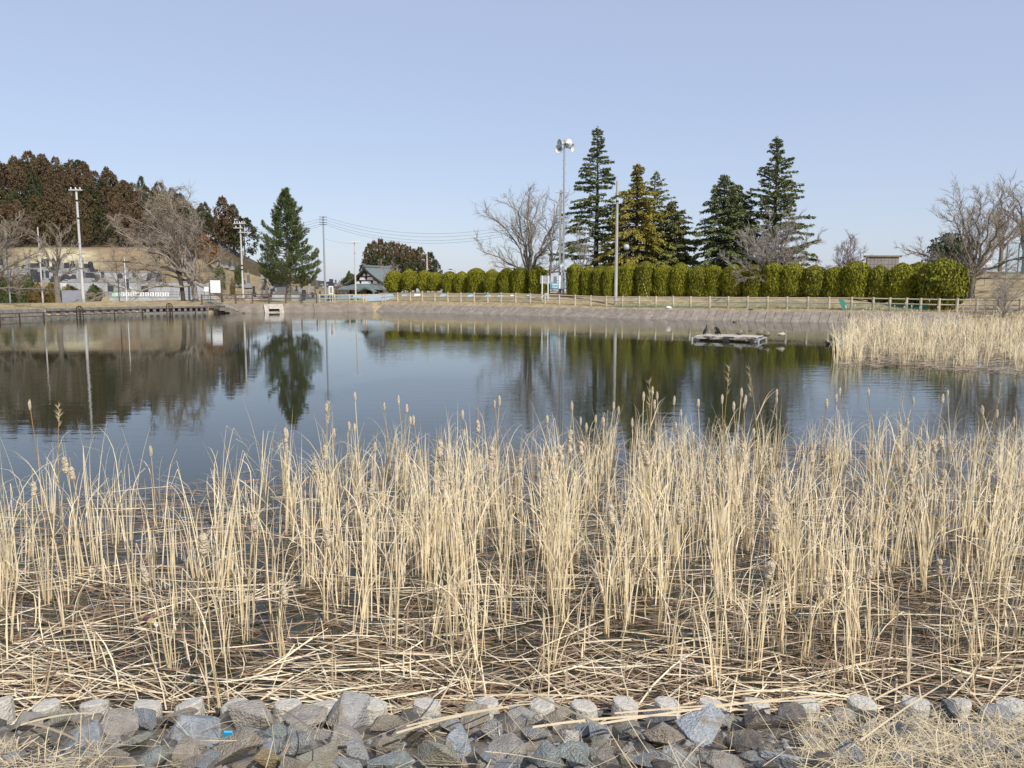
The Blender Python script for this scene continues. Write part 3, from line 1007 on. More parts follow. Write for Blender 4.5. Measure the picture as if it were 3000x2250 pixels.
def f_brown(r2):
    y = 4.85 + 9.5 * r2.random() ** 1.25
    px = r2.uniform(-150, 3150)
    if y > reed_far(px) + r2.gauss(.1, .35): return None
    x = (px - 1500) / FPX * y
    cl = .5 + .5 * math.sin(x * 1.7 + 2.1 * math.sin(y * 1.1)) * math.cos(y * 2.3 + x * .9)
    if r2.random() > .42 + .58 * cl: return None
    return x, y, r2.uniform(-.008, .03), r2.uniform(.1, .55), az_flat(r2), r2.gauss(0, .02)
straws(11500, f_brown, 21, 'floating_litter', M_brown_straw, (.005, .012))
def f_sub(r2):
    s = f_brown(r2)
    if s is None: return None
    return s[0], s[1], r2.uniform(-.16, -.03), s[3], s[4], 0
straws(5000, f_sub, 22, 'sunken_litter', M_sub, (.008, .016))
def f_pale(r2):
    y = 4.75 + 2.7 * r2.random() ** 1.15
    if r2.random() < .3: y = r2.uniform(6.5, 10.5)
    px = r2.uniform(-150, 3150)
    x = (px - 1500) / FPX * y
    if y > reed_far(px): return None
    cl = .5 + .5 * math.sin(x * 1.3 + 1.1 * math.cos(y * 2.1)) * math.cos(y * 1.6 - x * 1.2)
    if r2.random() > .1 + .9 * cl ** 1.3: return None
    L = r2.uniform(.12, 1.15)
    return x, y, .012 + abs(r2.gauss(0, .035)), L, az_flat(r2), r2.gauss(0, .05)
straws(2000, f_pale, 23, 'fallen_straw', M_pale_straw, (.004, .0125))
def f_stub(r2):
    y = 5.0 + 6 * r2.random() ** 1.6
    px = r2.uniform(-150, 3150)
    x = (px - 1500) / FPX * y
    if y > reed_far(px): return None
    if px < 2350 and y < 5.5 and r2.random() < .6: return None
    L = r2.uniform(.12, .5)
    return x, y, L * .42, L, r2.uniform(0, 6.28), r2.uniform(1.1, 1.56)
straws(900, f_stub, 24, 'broken_stems', M_pale_straw, (.007, .014))
def f_mix(r2):
    px = r2.uniform(2466, 3200)
    p = on(px, r2.uniform(985, float(np.interp(px, [2440, 2500, 2600, 2700, 3000, 3300], [1085, 1074, 1076, 1082, 1100, 1118]))))
    return p.x, p.y, r2.uniform(0, .1), r2.uniform(.2, .8), az_flat(r2), r2.gauss(0, .1)
straws(3600, f_mix, 25, 'reed_bed_litter', mat('bed_litter', (.30, .22, .15), (.20, .14, .10), rough=.9, scale=3, island=(.44, .36, .29)), (.008, .022))

# long fallen stems that show singly at the water edge
FALL = [((1190, 2128), (1560, 2062), 'long pale reed stem lying from the tenth concrete post across the stones'), ((1160, 2148), (1490, 2072), 'second long pale reed stem lying beside its twin across the tenth post'),
        ((1745, 2122), (2420, 2036), 'very long pale reed stem lying across the posts towards the straw'), ((1800, 2090), (2550, 2045), 'bundle like thick reed stem lying straight along five posts'),
        ((1855, 2044), (1300, 2040), 'pale flat reed stem lying along the water edge by the eleventh post'), ((1770, 2130), (1330, 1940), 'straight reed stem slanting down to the right onto brown stones'), ((2000, 2064), (2400, 2008), 'reed stem slanting up to the right above the seventeenth post'),
        ((60, 2125), (260, 2090), 'short reed stem lying over the flat stone at the left end'), ((1560, 2130), (1990, 2095), 'thin reed stem lying across the pointed stone'), ((960, 2180), (830, 2082), 'grey reed stem lying on the large flat topped stone'),
        ((70, 2118), (230, 2170), 'bent reed stem lying over the dark slab shaped stone'), ((2560, 2050), (2740, 1975), 'thick pale reed stem rising to the right by the last posts'), ((2520, 2170), (2790, 1990), 'grey broad reed stem slanting over the straw at the right'), ((2560, 1880), (2950, 2055), 'pale reed stem slanting down to the last concrete post'), ((1270, 2090), (1400, 1870), 'grey leaning reed stem rising from the flat stone')]
for i, (a, c, lab) in enumerate(FALL):
    pa = bank_hit(a[0], a[1], .17) if a[1] > 2066 else on(a[0], a[1], .13)
    pc = bank_hit(c[0], c[1], .17) if c[1] > 2066 else on(c[0], c[1], .13 + (.12 if i in (5, 11, 12, 13) else 0))
    m_ = (pa + pc) / 2 + Vector((0, 0, .03))
    d = (pc - pa).normalized()
    sd = d.cross(Vector((0, -.6, .8))).normalized() * (.0042 + .0009 * (i % 3))
    b = MB()
    V = []
    up = Vector((0, -.3, .006))
    for k in range(6):
        u = k / 5
        q = pa * (1 - u) ** 2 + m_ * 2 * u * (1 - u) + pc * u * u
        w = 1 if k < 4 else .7
        V += [q - sd * w, q + Vector((0, 0, .006)), q + sd * w]
    F = []
    for k in range(5):
        F += [(3 * k, 3 * k + 1, 3 * k + 4, 3 * k + 3), (3 * k + 1, 3 * k + 2, 3 * k + 5, 3 * k + 4)]
    b.add([v - pa for v in V], F)
    tag(b.build('fallen_reed', M_pale_straw, loc=pa), lab, 'reed stem', 'long fallen reed stems at the water edge')

# dry grass tangled over the near bank
M_grass = mat('dry_grass', (.55, .44, .26), (.38, .28, .16), rough=.8, scale=6, island=(.66, .56, .37))
def f_tangle(r2):
    px = r2.choice((r2.uniform(2350, 3100), r2.uniform(2350, 3100), r2.uniform(-60, 300), r2.uniform(330, 2400)))
    py = r2.uniform(2085, 2265)
    if px < 330 and (py < 2175 or r2.random() < .35): return None
    if 330 < px < 2350 and (r2.random() < .72): return None
    p = bank_hit(px, py, r2.uniform(.01, .12 if px > 2350 or px < 330 else .15))
    return p.x, p.y, p.z, r2.uniform(.04, .2) if r2.random() < .7 else r2.uniform(.2, .5), r2.uniform(0, 6.28), r2.gauss(.06, .36)
straws(2600, f_tangle, 31, 'bank_straw', M_grass, (.0015, .0048))

# single tall reed grass stems with feathery plumes, and one broad bent leaf pair
M_gold = mat('golden_stem', (.46, .34, .12), (.34, .24, .08), rough=.7, scale=6)
M_plume = mat('reed_plume', (.62, .52, .34), rough=.9, island=(.50, .40, .24))
for i, (px, pb, pt, lean, lab) in enumerate([(2105, 1560, 1078, .03, 'tall golden reed grass stem with a plume before the firs reflection'), (2228, 1600, 1080, -.10, 'tall leaning reed grass stem with a plume right of the first plume'), (1902, 1620, 1112, -.02, 'tall reed grass stem with a drooping plume before the concrete pole reflection'),
                                             (2868, 1640, 1092, .05, 'tall yellow reed grass stem near the right edge'), (2992, 1760, 1120, .02, 'thick golden reed stem standing at the right edge'), (2600, 1600, 1150, .04, 'slender reed grass stem with a plume below the reed bed'), (952, 1560, 1180, .06, 'slender reed grass stem bending over the water left of the middle'), (180, 1560, 1190, .05, 'thin reed grass stem standing over open water at the left')]):
    p = on(px, pb)
    q = at(px, pt, p.y)
    h = q.z
    rg = random.Random(50 + i)
    t = thing('reed_grass', lab, 'reed grass', (p.x, p.y, 0), 0, 'tall reed grass stems')
    pts = [Vector((lean * h * (s * s), 0, h * s)) for s in (0, .25, .5, .75, 1)]
    pts = [v + Vector((0, 0, -.1 if k == 0 else 0)) for k, v in enumerate(pts)]
    r0 = .009 if i == 4 else .0042
    MB().tube(pts, [r0, r0, r0 * .9, r0 * .7, r0 * .4], 6).build('stem', M_gold, t)
    b = MB()
    for k in range(34):
        s = 1 - .16 * rg.random()
        c = pts[-1] * s
        a = rg.uniform(0, 6.28)
        d = Vector((math.cos(a) * .4, math.sin(a) * .4, rg.uniform(.3, 1))).normalized()
        sd = d.orthogonal().normalized() * .003
        L = rg.uniform(.03, .09)
        b.add([c - sd, c + sd, c + d * L], [(0, 1, 2)])
    b.build('plume', M_plume, t)
    b = MB()
    for k in range(4):
        z0 = h * rg.uniform(.2, .75)
        v, f, a_ = leaf_strip((lean * z0 * z0 / h, 0, z0), h * rg.uniform(.18, .3), rg.choice((0, 3.14)) + rg.gauss(0, .5), .35, rg.uniform(.6, 1.6), .009, rg)
        b.add(v, f, a_)
    b.build('leaves', M_leaf, t, att='along')
p = on(2095, 1700)
t = thing('broad_leaf_reed', 'reed with a pair of broad pale bent leaves standing out right of the middle', 'reed', (p.x, p.y, 0))
rg = random.Random(4)
for k, (L, az, le, ar) in enumerate([(.62, 0, .05, .5), (.50, 3.14, .12, .9), (.40, .5, .2, 1.2)]):
    v, f, a_ = leaf_strip((.02 * k, 0, .25 + .1 * k), L, az, le, ar, .045, rg)
    MB().add(v, f, a_).build('leaf', M_leaf, t, att='along')
MB().tube([(0, 0, -.1), (0.01, 0, .5), (.02, 0, .95)], .006, 6).build('stem', M_stalk, t)
# ------------------------------------------------------------------ trees, hedges, bushes
M_bark = mat('grey_bark', (.24, .21, .17), (.13, .11, .09), rough=.95, scale=7, detail=6, bump=.5, bscale=18)
M_barkdark = mat('dark_bark', (.10, .08, .065), (.055, .045, .04), rough=.95, scale=7, bump=.4)
M_barkpale = mat('pale_bark', (.36, .32, .27), (.20, .17, .14), rough=.95, scale=5, bump=.4)
M_twig = mat('grey_twig', (.33, .28, .215), rough=.95, island=(.22, .18, .135))
M_twigw = mat('pale_twig', (.37, .33, .29), rough=.95, island=(.25, .21, .18))
M_twigr = mat('reddish_twig', (.29, .225, .20), rough=.95, island=(.20, .155, .145))

def bare_tree(seed, height, spread, tr, limbs=6, fork=.22, n1=8, n2=7, n3=6, twig_r=.011, lean=(0, 0), low=.25, dome=1.0, droop=.0, depth=1.0, skew=0.0):
    """trunk + main limbs as one mesh, finer branches and twigs as another; limbs aim at points spread over a dome"""
    rg = random.Random(seed)
    T, TR, B, BR, C, CR, D, DR = [], [], [], [], [], [], [], []
    def bez(a, b_, c, k, wob):
        out = []
        for i in range(k):
            u = i / (k - 1)
            p = a * (1 - u) ** 2 + b_ * 2 * u * (1 - u) + c * u * u
            if 0 < i: p = p + Vector((rg.gauss(0, wob), rg.gauss(0, wob), rg.gauss(0, wob * .6)))
            out.append(p)
        return out
    def rad(r0, r1, k):
        return [r0 + (r1 - r0) * i / (k - 1) for i in range(k)]
    def pick(l, u):
        q = u * (len(l) - 1); k = min(len(l) - 2, int(q)); f = q - k
        return l[k] * (1 - f) + l[k + 1] * f, (l[k + 1] - l[k]).normalized()
    th = height * fork
    top = Vector((lean[0] * th, lean[1] * th, th))
    t0 = bez(Vector((0, 0, -.25)), Vector((lean[0] * th * .2, 0, th * .5)), top, 9, .09 * tr)
    T.append(t0); TR.append([tr * (1.45 if i == 0 else 1.12 - .2 * i / 8) for i in range(9)])
    ctr = Vector((skew * spread, 0, th))
    def shell(az, el, f):
        ce, se = math.cos(el), math.sin(el)
        return ctr + Vector((math.cos(az) * ce * spread * f, math.sin(az) * ce * spread * depth * f, (height - th) * (low * -1 * (1 - se) * .3 + se * dome) * f))
    def outward(p):
        v = p - ctr * .85
        v.z += .35 * height
        return v.normalized()
    for l in range(limbs):
        az = 6.283 * (l * .618 + rg.uniform(-.06, .06))
        el = R(90) * ((l + .5) / limbs) ** 1.05 * rg.uniform(.82, 1.0)
        tip = shell(az, el, rg.uniform(.74, .92))
        st, _ = pick(t0, rg.uniform(.72, 1.0))
        mid = st + Vector(((tip.x - st.x) * rg.uniform(.18, .45), (tip.y - st.y) * rg.uniform(.18, .45), (tip.z - st.z) * rg.uniform(.5, .8)))
        L = (tip - st).length
        ln = bez(st, mid, tip, 9, L * .022)
        T.append(ln); TR.append(rad(tr * rg.uniform(.42, .62), tr * .09, 9))
        for i in range(n1):
            u = .22 + .78 * (i + rg.random()) / n1
            p, dr = pick(ln, min(1, u))
            s1 = dr.orthogonal().normalized(); s1 = Matrix.Rotation(rg.uniform(0, 6.283), 3, dr) @ s1
            d2 = (dr * .75 + s1 * rg.uniform(.5, 1.1) + outward(p) * .55).normalized()
            L2 = L * rg.uniform(.24, .46) * (1.2 - .55 * u)
            e = p + d2 * L2 + Vector((0, 0, -droop * L2 * .35))
            l2 = bez(p, p + dr * L2 * .25 + d2 * L2 * .3, e, 6, L2 * .035)
            B.append(l2); BR.append(rad(max(twig_r * 2.4, tr * .2 * (1.2 - .7 * u)), twig_r * 1.5, 6))
            for j in range(n2):
                u2 = .15 + .85 * (j + rg.random()) / n2
                p2, dr2 = pick(l2, min(1, u2))
                s2 = dr2.orthogonal().normalized(); s2 = Matrix.Rotation(rg.uniform(0, 6.283), 3, dr2) @ s2
                d3 = (dr2 * .8 + s2 * rg.uniform(.4, 1.0) + outward(p2) * .3).normalized()
                L3 = L2 * rg.uniform(.28, .5)
                l3 = bez(p2, p2 + d3 * L3 * .5 + Vector((0, 0, L3 * .06)), p2 + d3 * L3 + Vector((0, 0, -droop * L3 * .45)), 4, L3 * .04)
                C.append(l3); CR.append(rad(twig_r * 1.6, twig_r, 4))
                for w in range(n3):
                    u3 = (w + rg.random()) / n3
                    p3, dr3 = pick(l3, u3)
                    s3 = dr3.orthogonal().normalized(); s3 = Matrix.Rotation(rg.uniform(0, 6.283), 3, dr3) @ s3
                    d4 = (dr3 + s3 * rg.uniform(.3, .9) + Vector((0, 0, .12 - droop * .4))).normalized()
                    L4 = max(.22, L3 * rg.uniform(.3, .7))
                    D.append([p3, p3 + d4 * L4 * .5 + s3 * L4 * .05, p3 + d4 * L4]); DR.append([twig_r, twig_r * .85, twig_r * .5])
    tm, cm = MB(), MB()
    def put(mb_, P, Rr, n):
        if P:
            mb_.add_np(*tubes(np.array([[tuple(v) for v in l] for l in P]), np.array(Rr), n))
    put(tm, T, TR, 8)
    put(cm, B, BR, 4); put(cm, C, CR, 3); put(cm, D, DR, 3)
    return tm, cm
def plant_bare(name, label, cat, px, off, pytop, seed, spread, tr, tmat=None, cmat=None, group=None, base_dz=0.0, at_xy=None, wd=1.0, **kw):
    x, y = at_xy if at_xy else place(px, off)
    z = H(x, y) + base_dz
    h = zt(pytop, y) - z
    tm, cm = bare_tree(seed, h, spread, tr, **kw)
    # bring the finished crown to the measured height
    V = np.concatenate(cm.V)
    k = h / np.percentile(V[:, 2], 98.8)
    for mb_ in (tm, cm):
        mb_.V = [v * np.array([wd, wd, k]) for v in mb_.V]
    t = thing(name, label, cat, (x, y, z), 0, group)
    tm.build('trunk', tmat or M_bark, t, smooth=True)
    cm.build('crown', cmat or M_twig, t)
    return t

# big old cherry at the left, with a second stem leaning against it
def cherry(name, label, px, off, pytop, seed, halfpx, tr, dx=0, tmat=None, cmat=None, cat='tree', **kw):
    x, y = place(px, off)
    sp = halfpx * y / FPX
    return plant_bare(name, label, cat, px, off, pytop, seed, sp, tr, tmat, cmat, skew=dx / halfpx, **kw)
cherry('cherry_tree', 'large old bare cherry tree with a broad dense crown on the left bank', 572, 9, 552, 41, 235, .36, -88, M_barkpale, M_twig, limbs=16, fork=.17, n1=9, n2=8, n3=8, twig_r=.0145, low=.9, droop=.45, lean=(-.1, 0))
cherry('cherry_tree', 'thinner dark cherry stem leaning left beside the large old cherry', 536, 10, 640, 42, 150, .27, -70, M_barkdark, M_twig, limbs=7, fork=.3, n1=8, n2=6, n3=6, low=.8, droop=.45, lean=(-.12, 0), twig_r=.012)
cherry('cherry_tree', 'pollarded bare tree with three thick upward limbs left of the tall utility pole', 168, 11, 650, 43, 100, .29, 0, M_bark, M_twig, limbs=6, fork=.32, n1=6, n2=6, n3=5, low=-.3, twig_r=.011)
cherry('cherry_tree', 'bare tree leaning in at the left edge of the bank', -55, 9, 596, 44, 190, .34, 45, M_bark, M_twig, limbs=12, fork=.2, n1=8, n2=7, n3=7, low=.5, lean=(.3, 0))
cherry('sapling', 'thin young bare tree before the cemetery wall, right of the tall utility pole', 348, 15, 700, 45, 62, .06, 0, M_barkdark, M_twig, limbs=5, fork=.4, n1=5, n2=4, n3=3, low=-.3, twig_r=.01)
# behind the hedges
cherry('cherry_tree', 'wide bare cherry tree behind the hedge, left of the loudspeaker mast', 1552, 14, 560, 51, 195, .29, -25, M_bark, M_twig, limbs=14, fork=.2, n1=8, n2=7, n3=7, low=.2, twig_r=.0095)
cherry('bare_tree', 'slim bare tree with two tall stems just left of the loudspeaker mast', 1606, 9, 560, 52, 60, .17, 10, M_bark, M_twig, limbs=4, fork=.25, n1=7, n2=5, n3=5, low=-1.2, twig_r=.009, lean=(.1, 0))
cherry('bare_tree', 'small tangled bare tree under the tallest fir tree', 1704, 11, 655, 53, 85, .14, -10, M_barkpale, M_twigw, limbs=8, fork=.25, n1=6, n2=5, n3=5, low=.4, droop=.3, twig_r=.0095)
cherry('cherry_tree', 'spreading bare cherry tree in front of the rightmost fir tree', 2265, 11, 640, 54, 190, .30, -10, M_bark, M_twigw, limbs=15, fork=.2, n1=8, n2=7, n3=7, low=.2, twig_r=.0115)
cherry('magnolia_tree', 'small rounded bare magnolia tree with pinkish twigs behind the hedge', 2480, 16, 690, 55, 72, .10, 0, M_bark, M_twigr, limbs=14, fork=.15, n1=7, n2=6, n3=6, low=.3, twig_r=.010)
cherry('cherry_tree', 'large bare cherry tree on the grass slope beyond the end of the hedge', 2846, 18, 545, 56, 245, .26, 5, M_bark, M_twig, limbs=14, fork=.2, n1=9, n2=7, n3=7, low=.3, twig_r=.0105)
cherry('bare_tree', 'tall bare tree at the right edge behind the court fence', 2995, 34, 520, 57, 120, .25, 0, M_bark, M_twig, limbs=9, fork=.25, n1=8, n2=6, n3=5, low=-.5, twig_r=.011)
cherry('bare_tree', 'upright bare tree behind the large cherry at the right', 2925, 42, 540, 58, 95, .2, 0, M_bark, M_twig, limbs=8, fork=.3, n1=7, n2=6, n3=5, low=-.8, twig_r=.011)
cherry('bare_bush', 'whitish bare bush in front of the temple roof', 1142, 55, 768, 59, 55, .08, 0, M_barkpale, M_twigw, 'bush', limbs=12, fork=.04, n1=6, n2=6, n3=5, low=.2, twig_r=.014)
cherry('bare_bush', 'thin grey leafless bush at the right end of the log fence', 2945, 1.5, 800, 60, 75, .035, 0, M_bark, M_twigw, 'bush', limbs=16, fork=.02, n1=6, n2=5, n3=4, low=-.2, twig_r=.0055)

# ---- firs with layered, drooping sprays
def foliage_mat(name, a, b_, obj=None, rough=.75):
    m = mat(name, a, rough=rough, island=b_, spec=.2, obj=obj)
    return m
def fir(seed, h, r, nb=120, dens=1.0, gap=.0, leader=.12, tipup=.1, bare_low=.0, power=.8, sink=.3):
    rg = random.Random(seed)
    tb, fb = MB(), MB()
    tb.tube([(0, 0, -.3), (0, 0, h * .3), (rg.uniform(-.1, .1), 0, h * .65), (0, 0, h * .985)], [r * .06, r * .047, r * .022, .012], 8)
    LP, LR, V, Q = [], [], [], []
    def spray(p, fwd, ln, w):
        side_ = fwd.cross(Vector((0, 0, 1)))
        if side_.length < .1: side_ = Vector((1, 0, 0))
        side_.normalize()
        up = side_.cross(fwd)
        roll = rg.uniform(-1.1, 1.1)
        s2 = side_ * math.cos(roll) + up * math.sin(roll)
        o = len(V)
        V.extend([p - s2 * w * .4, p + fwd * ln * .4 + s2 * w, p + fwd * ln + Vector((0, 0, -ln * rg.uniform(0, .25))), p + fwd * ln * .4 - s2 * w])
        Q.append((o, o + 1, o + 2, o + 3))
    for i in range(nb):
        u = (i + rg.random()) / nb
        z = h * (.05 + .94 * u ** .95)
        if u < bare_low and rg.random() < .5: continue
        if rg.random() < gap: continue
        w = 1 - z / h
        L = r * (w ** power * .97 + .02) * rg.uniform(.55, 1.12)
        if z > h * (1 - leader): L = min(L, r * .15 * rg.uniform(.4, 1.1))
        a = i * 2.399 + rg.uniform(-.5, .5)
        d = Vector((math.cos(a), math.sin(a), 0))
        d2 = Vector((-d.y, d.x, 0))
        e0 = rg.gauss(.03, .13) + .22 * (z / h) - sink * w
        K = 6
        cur = rg.gauss(0, .12)
        pts = []
        for k in range(K):
            s = k / (K - 1)
            pts.append(d * (L * s) + d2 * (L * cur * s * s) + Vector((0, 0, z + L * (e0 * s + .12 * s * (1 - s) * 2 + (tipup - .12) * s ** 3))))
        LP.append(pts); LR.append([.026 * r / 4 * (1 - .8 * k / (K - 1)) + .008 for k in range(K)])
        m_ = int((14 + L * 34) * dens)
        for q in range(m_):
            s = rg.uniform(.10, 1.0) ** .72
            k = min(K - 2, int(s * (K - 1))); f = s * (K - 1) - k
            p = pts[k] * (1 - f) + pts[k + 1] * f
            t = (pts[k + 1] - pts[k]).normalized()
            sd = d2 * rg.choice((-1, 1))
            reach = L * .26 * (1.1 - s) * rg.random()
            p = p + sd * reach + t * reach * .6 + Vector((0, 0, rg.gauss(0, .06) - reach * .12))
            ln = (.16 + .11 * rg.random()) * (1 + L * .10)
            fwd = (t * rg.uniform(.6, 1.3) + sd * rg.uniform(0, .8) + Vector((0, 0, rg.gauss(-.22, .38)))).normalized()
            spray(p, fwd, ln, ln * rg.uniform(.18, .36))
    for q in range(int(26 * leader * h)):
        z = h * (1 - leader * rg.random())
        a = rg.uniform(0, 6.283)
        spray(Vector((0, 0, z)), Vector((math.cos(a), math.sin(a), rg.uniform(.2, 1.6))).normalized(), rg.uniform(.15, .4), .04)
    tb.add_np(*tubes(np.array([[tuple(v) for v in l] for l in LP]), np.array(LR), 4))
    fb.add_np(np.array([tuple(v) for v in V]), np.array(Q))
    return tb, fb
M_fdark = foliage_mat('fir_dark', (.09, .12, .052), (.23, .245, .095))
M_fyel = foliage_mat('fir_golden', (.185, .16, .03), (.36, .295, .05))
M_fol = foliage_mat('fir_olive', (.125, .14, .044), (.29, .275, .08))
M_fmid = foliage_mat('fir_green', (.10, .13, .055), (.25, .26, .095))
FIRS = [  # column, metres behind shore, row of the tip, radius, material, settings, label
 (1745, 19, 372, 6.2, M_fdark, dict(nb=230, dens=1.35, gap=.14, leader=.14, tipup=.12, bare_low=.28, power=.72, sink=.1), 'tallest fir tree, dark green with a bare lower trunk, right of the loudspeaker mast'),
 (1862, 17, 482, 6.0, M_fyel, dict(nb=300, dens=1.0, leader=.22, tipup=.05, power=.62, sink=.3), 'golden green broad fir tree right of the bare concrete pole'),
 (1912, 25, 502, 5.0, M_fol, dict(nb=190, dens=.7, gap=.12, leader=.1, tipup=.15, power=.62, sink=.15), 'thin topped pale fir tree just behind the golden one'),
 (1962, 19, 590, 5.2, M_fol, dict(nb=250, dens=1.0, leader=.12, tipup=.1, power=.62, sink=.25), 'shorter olive green fir tree at the right of the golden one'),
 (2112, 17, 512, 5.0, M_fdark, dict(nb=260, dens=1.0, leader=.08, tipup=.1, power=.66, sink=.25), 'dark green fir tree at the left of the right hand pair'),
 (2152, 21, 540, 5.0, M_fol, dict(nb=240, dens=.95, leader=.1, tipup=.1, power=.66, sink=.25), 'olive fir tree standing close behind the dark right hand fir'),
 (2262, 20, 400, 5.9, M_fmid, dict(nb=240, dens=1.3, gap=.12, leader=.15, tipup=.16, power=.78, sink=.05), 'tall pointed fir tree behind the spreading bare cherry, rightmost of the firs'),
]
for i, (px, off, pt, r, mt, kw, lab) in enumerate(FIRS):
    x, y = place(px, off)
    z = H(x, y)
    tb, fb = fir(70 + i, zt(pt, y) - z, r, **kw)
    t = thing('fir_tree', lab, 'tree', (x, y, z), 0, 'fir trees behind the hedge')
    tb.build('trunk', M_barkdark, t, smooth=True)
    fb.build('crown', mt, t)

# ---- the pine left of the middle: tufted shoots that turn upward
def pine(seed, h, r):
    rg = random.Random(seed)
    tb, fb = MB(), MB()
    tb.tube([(-.1, 0, -.3), (-.05, 0, h * .12), (.15, 0, h * .3), (0, 0, h * .6), (0, 0, h * .98)], [.42, .34, .26, .16, .03], 9)
    LP, LR, V, Q = [], [], [], []
    def tuft_(p, d, L):
        for k in range(11):
            e = (d * rg.uniform(.5, 1.2) + Vector((rg.gauss(0, .55), rg.gauss(0, .55), rg.gauss(0, .45)))).normalized()
            s = e.orthogonal().normalized()
            s = Matrix.Rotation(rg.uniform(0, 6.28), 3, e) @ s
            o = len(V)
            w = .022
            l = L * rg.uniform(.7, 1.2)
            V.extend([p - s * w, p + s * w, p + e * l + s * w * .5, p + e * l - s * w * .5])
            Q.append((o, o + 1, o + 2, o + 3))
    prof = [(0.13, .75), (.2, .95), (.3, .98), (.42, .84), (.55, .66), (.68, .5), (.8, .34), (.9, .17), (.97, .06)]
    nb = 88
    for i in range(nb):
        u = (i + rg.random()) / nb
        z = h * (.15 + .82 * u)
        L = r * float(np.interp(z / h, [q[0] for q in prof], [q[1] for q in prof])) * rg.uniform(.68, 1.1)
        a = i * 2.4 + rg.uniform(-.4, .4)
        d = Vector((math.cos(a), math.sin(a), 0))
        rise = rg.uniform(.05, .3) + .5 * (z / h)
        sag = .35 * (1 - z / h)
        K = 6
        pts = [d * (L * s) + Vector((rg.gauss(0, .05), rg.gauss(0, .05), z - sag * L * s * (1.4 - s) + rise * L * s * s)) for s in (k / (K - 1) for k in range(K))]
        LP.append(pts); LR.append([.06 * (1 - .75 * k / (K - 1)) for k in range(K)])
        for q in range(int(12 + L * 13)):
            s = rg.uniform(.25, 1.0) ** .7
            k = min(K - 2, int(s * (K - 1))); f = s * (K - 1) - k
            p = pts[k] * (1 - f) + pts[k + 1] * f
            off = Vector((-d.y, d.x, 0)) * rg.gauss(0, .28 * L * .55) * (1.2 - s * .5) + Vector((0, 0, rg.uniform(-.15, .45)))
            e = p + off
            dr = (d * .6 + off.normalized() * .5 + Vector((0, 0, .75))).normalized()
            tuft_(e, dr, rg.uniform(.2, .34))
            tuft_(e + dr * .22, dr, rg.uniform(.18, .3))
    for k in range(10):
        tuft_(Vector((rg.uniform(-.08, .08), rg.uniform(-.08, .08), h * (.86 + .013 * k))), Vector((0, 0, 1)), .3)
    tb.add_np(*tubes(np.array([[tuple(v) for v in l] for l in LP]), np.array(LR), 4))
    fb.add_np(np.array([tuple(v) for v in V]), np.array(Q))
    return tb, fb
x, y = place(846, 14)
z = H(x, y)
tb, fb = pine(5, zt(553, y) - z, 4.7)
t = thing('pine_tree', 'bushy green pine tree standing alone left of the grey utility pole', 'tree', (x, y, z))
tb.build('trunk', M_bark, t, smooth=True)
fb.build('crown', foliage_mat('pine_needles', (.055, .085, .034), (.17, .19, .06)), t)

# ---- hedge: clipped bushes, each one a bush
def bush_mesh(seed, kind, n):
    """unit bush (radius 1 at the widest, height 1): leaves over a solid dark heart"""
    rg = np.random.RandomState(seed)
    pr = {'dome': [(0, .55), (.12, .85), (.35, 1.0), (.6, .99), (.78, .87), (.9, .64), (.97, .38), (1, .12)],
          'column': [(0, .8), (.1, .93), (.4, 1.0), (.7, .99), (.85, .91), (.94, .72), (.98, .5), (1, .2)],
          'ball': [(0, .45), (.15, .78), (.4, .99), (.6, 1.0), (.78, .88), (.9, .66), (.97, .4), (1, .12)],
          'wild': [(0, .8), (.15, .95), (.4, 1.0), (.65, 1.0), (.85, .9), (.95, .7), (1, .4)]}[kind]
    hz = np.array([p[0] for p in pr]); rr = np.array([p[1] for p in pr])
    z = rg.rand(n) ** .92
    top = rg.rand(n) < .2
    z[top] = 1 - (rg.rand(top.sum()) ** 2) * .2
    a = rg.rand(n) * 6.2832
    lob = 1 + .05 * np.sin(3 * a + seed) + .04 * np.sin(5 * a + 7 * z + seed * 2) + .045 * np.sin(11 * z + 2 * a) + .035 * np.sin(13 * a + 17 * z) + .03 * np.sin(23 * a - 19 * z + seed)
    R_ = np.interp(z, hz, rr) * lob * (1 - .2 * rg.rand(n) ** 1.6) 
    fill = rg.rand(n)
    R_ = np.where(z > .9, R_ * np.sqrt(fill), R_)
    if kind == 'wild':
        R_ = R_ * (1 + .22 * np.sin(2 * a + seed) * np.cos(5 * z) + .16 * np.sin(5 * a + 9 * z)) * (1 - .35 * rg.rand(n))
        z = z * (1 + .16 * np.sin(2 * a + 2 * seed) + .1 * np.sin(5 * a)) * .86
    P = np.stack([R_ * np.cos(a), R_ * np.sin(a), z], 1)
    nz_ = np.clip((z - .62) * 2.4, -.15, 1.4)
    N_ = np.stack([np.cos(a), np.sin(a), nz_], 1) + rg.normal(0, .8, (n, 3))
    N_ /= np.linalg.norm(N_, axis=1, keepdims=True)
    up = np.tile([0, 0, 1.0], (n, 1)) + rg.normal(0, .35, (n, 3))
    U = np.cross(up, N_); U /= np.linalg.norm(U, axis=1, keepdims=True) + 1e-6
    W_ = np.cross(N_, U)
    s = (.052 + .04 * rg.rand(n))[:, None]
    su, sw = s * np.array([[1, 1, .62]]), s * np.array([[1, 1, .62]])
    V = np.stack([P - U * su * .5 - W_ * sw * .7, P + U * su * .5 - W_ * sw * .2, P + U * su * .1 + W_ * sw * .9, P - U * su * .5 + W_ * sw * .3], 1).reshape(-1, 3)
    Q = np.arange(4 * n).reshape(-1, 4)
    b = MB().add_np(V, Q)
    b.lathe([(float(np.interp(h_, hz, rr)) * (.78 if kind != 'wild' else .5), h_) for h_ in np.linspace(.02, .93 if kind != 'wild' else .7, 9)], n=16)
    return b.mesh('foliage')
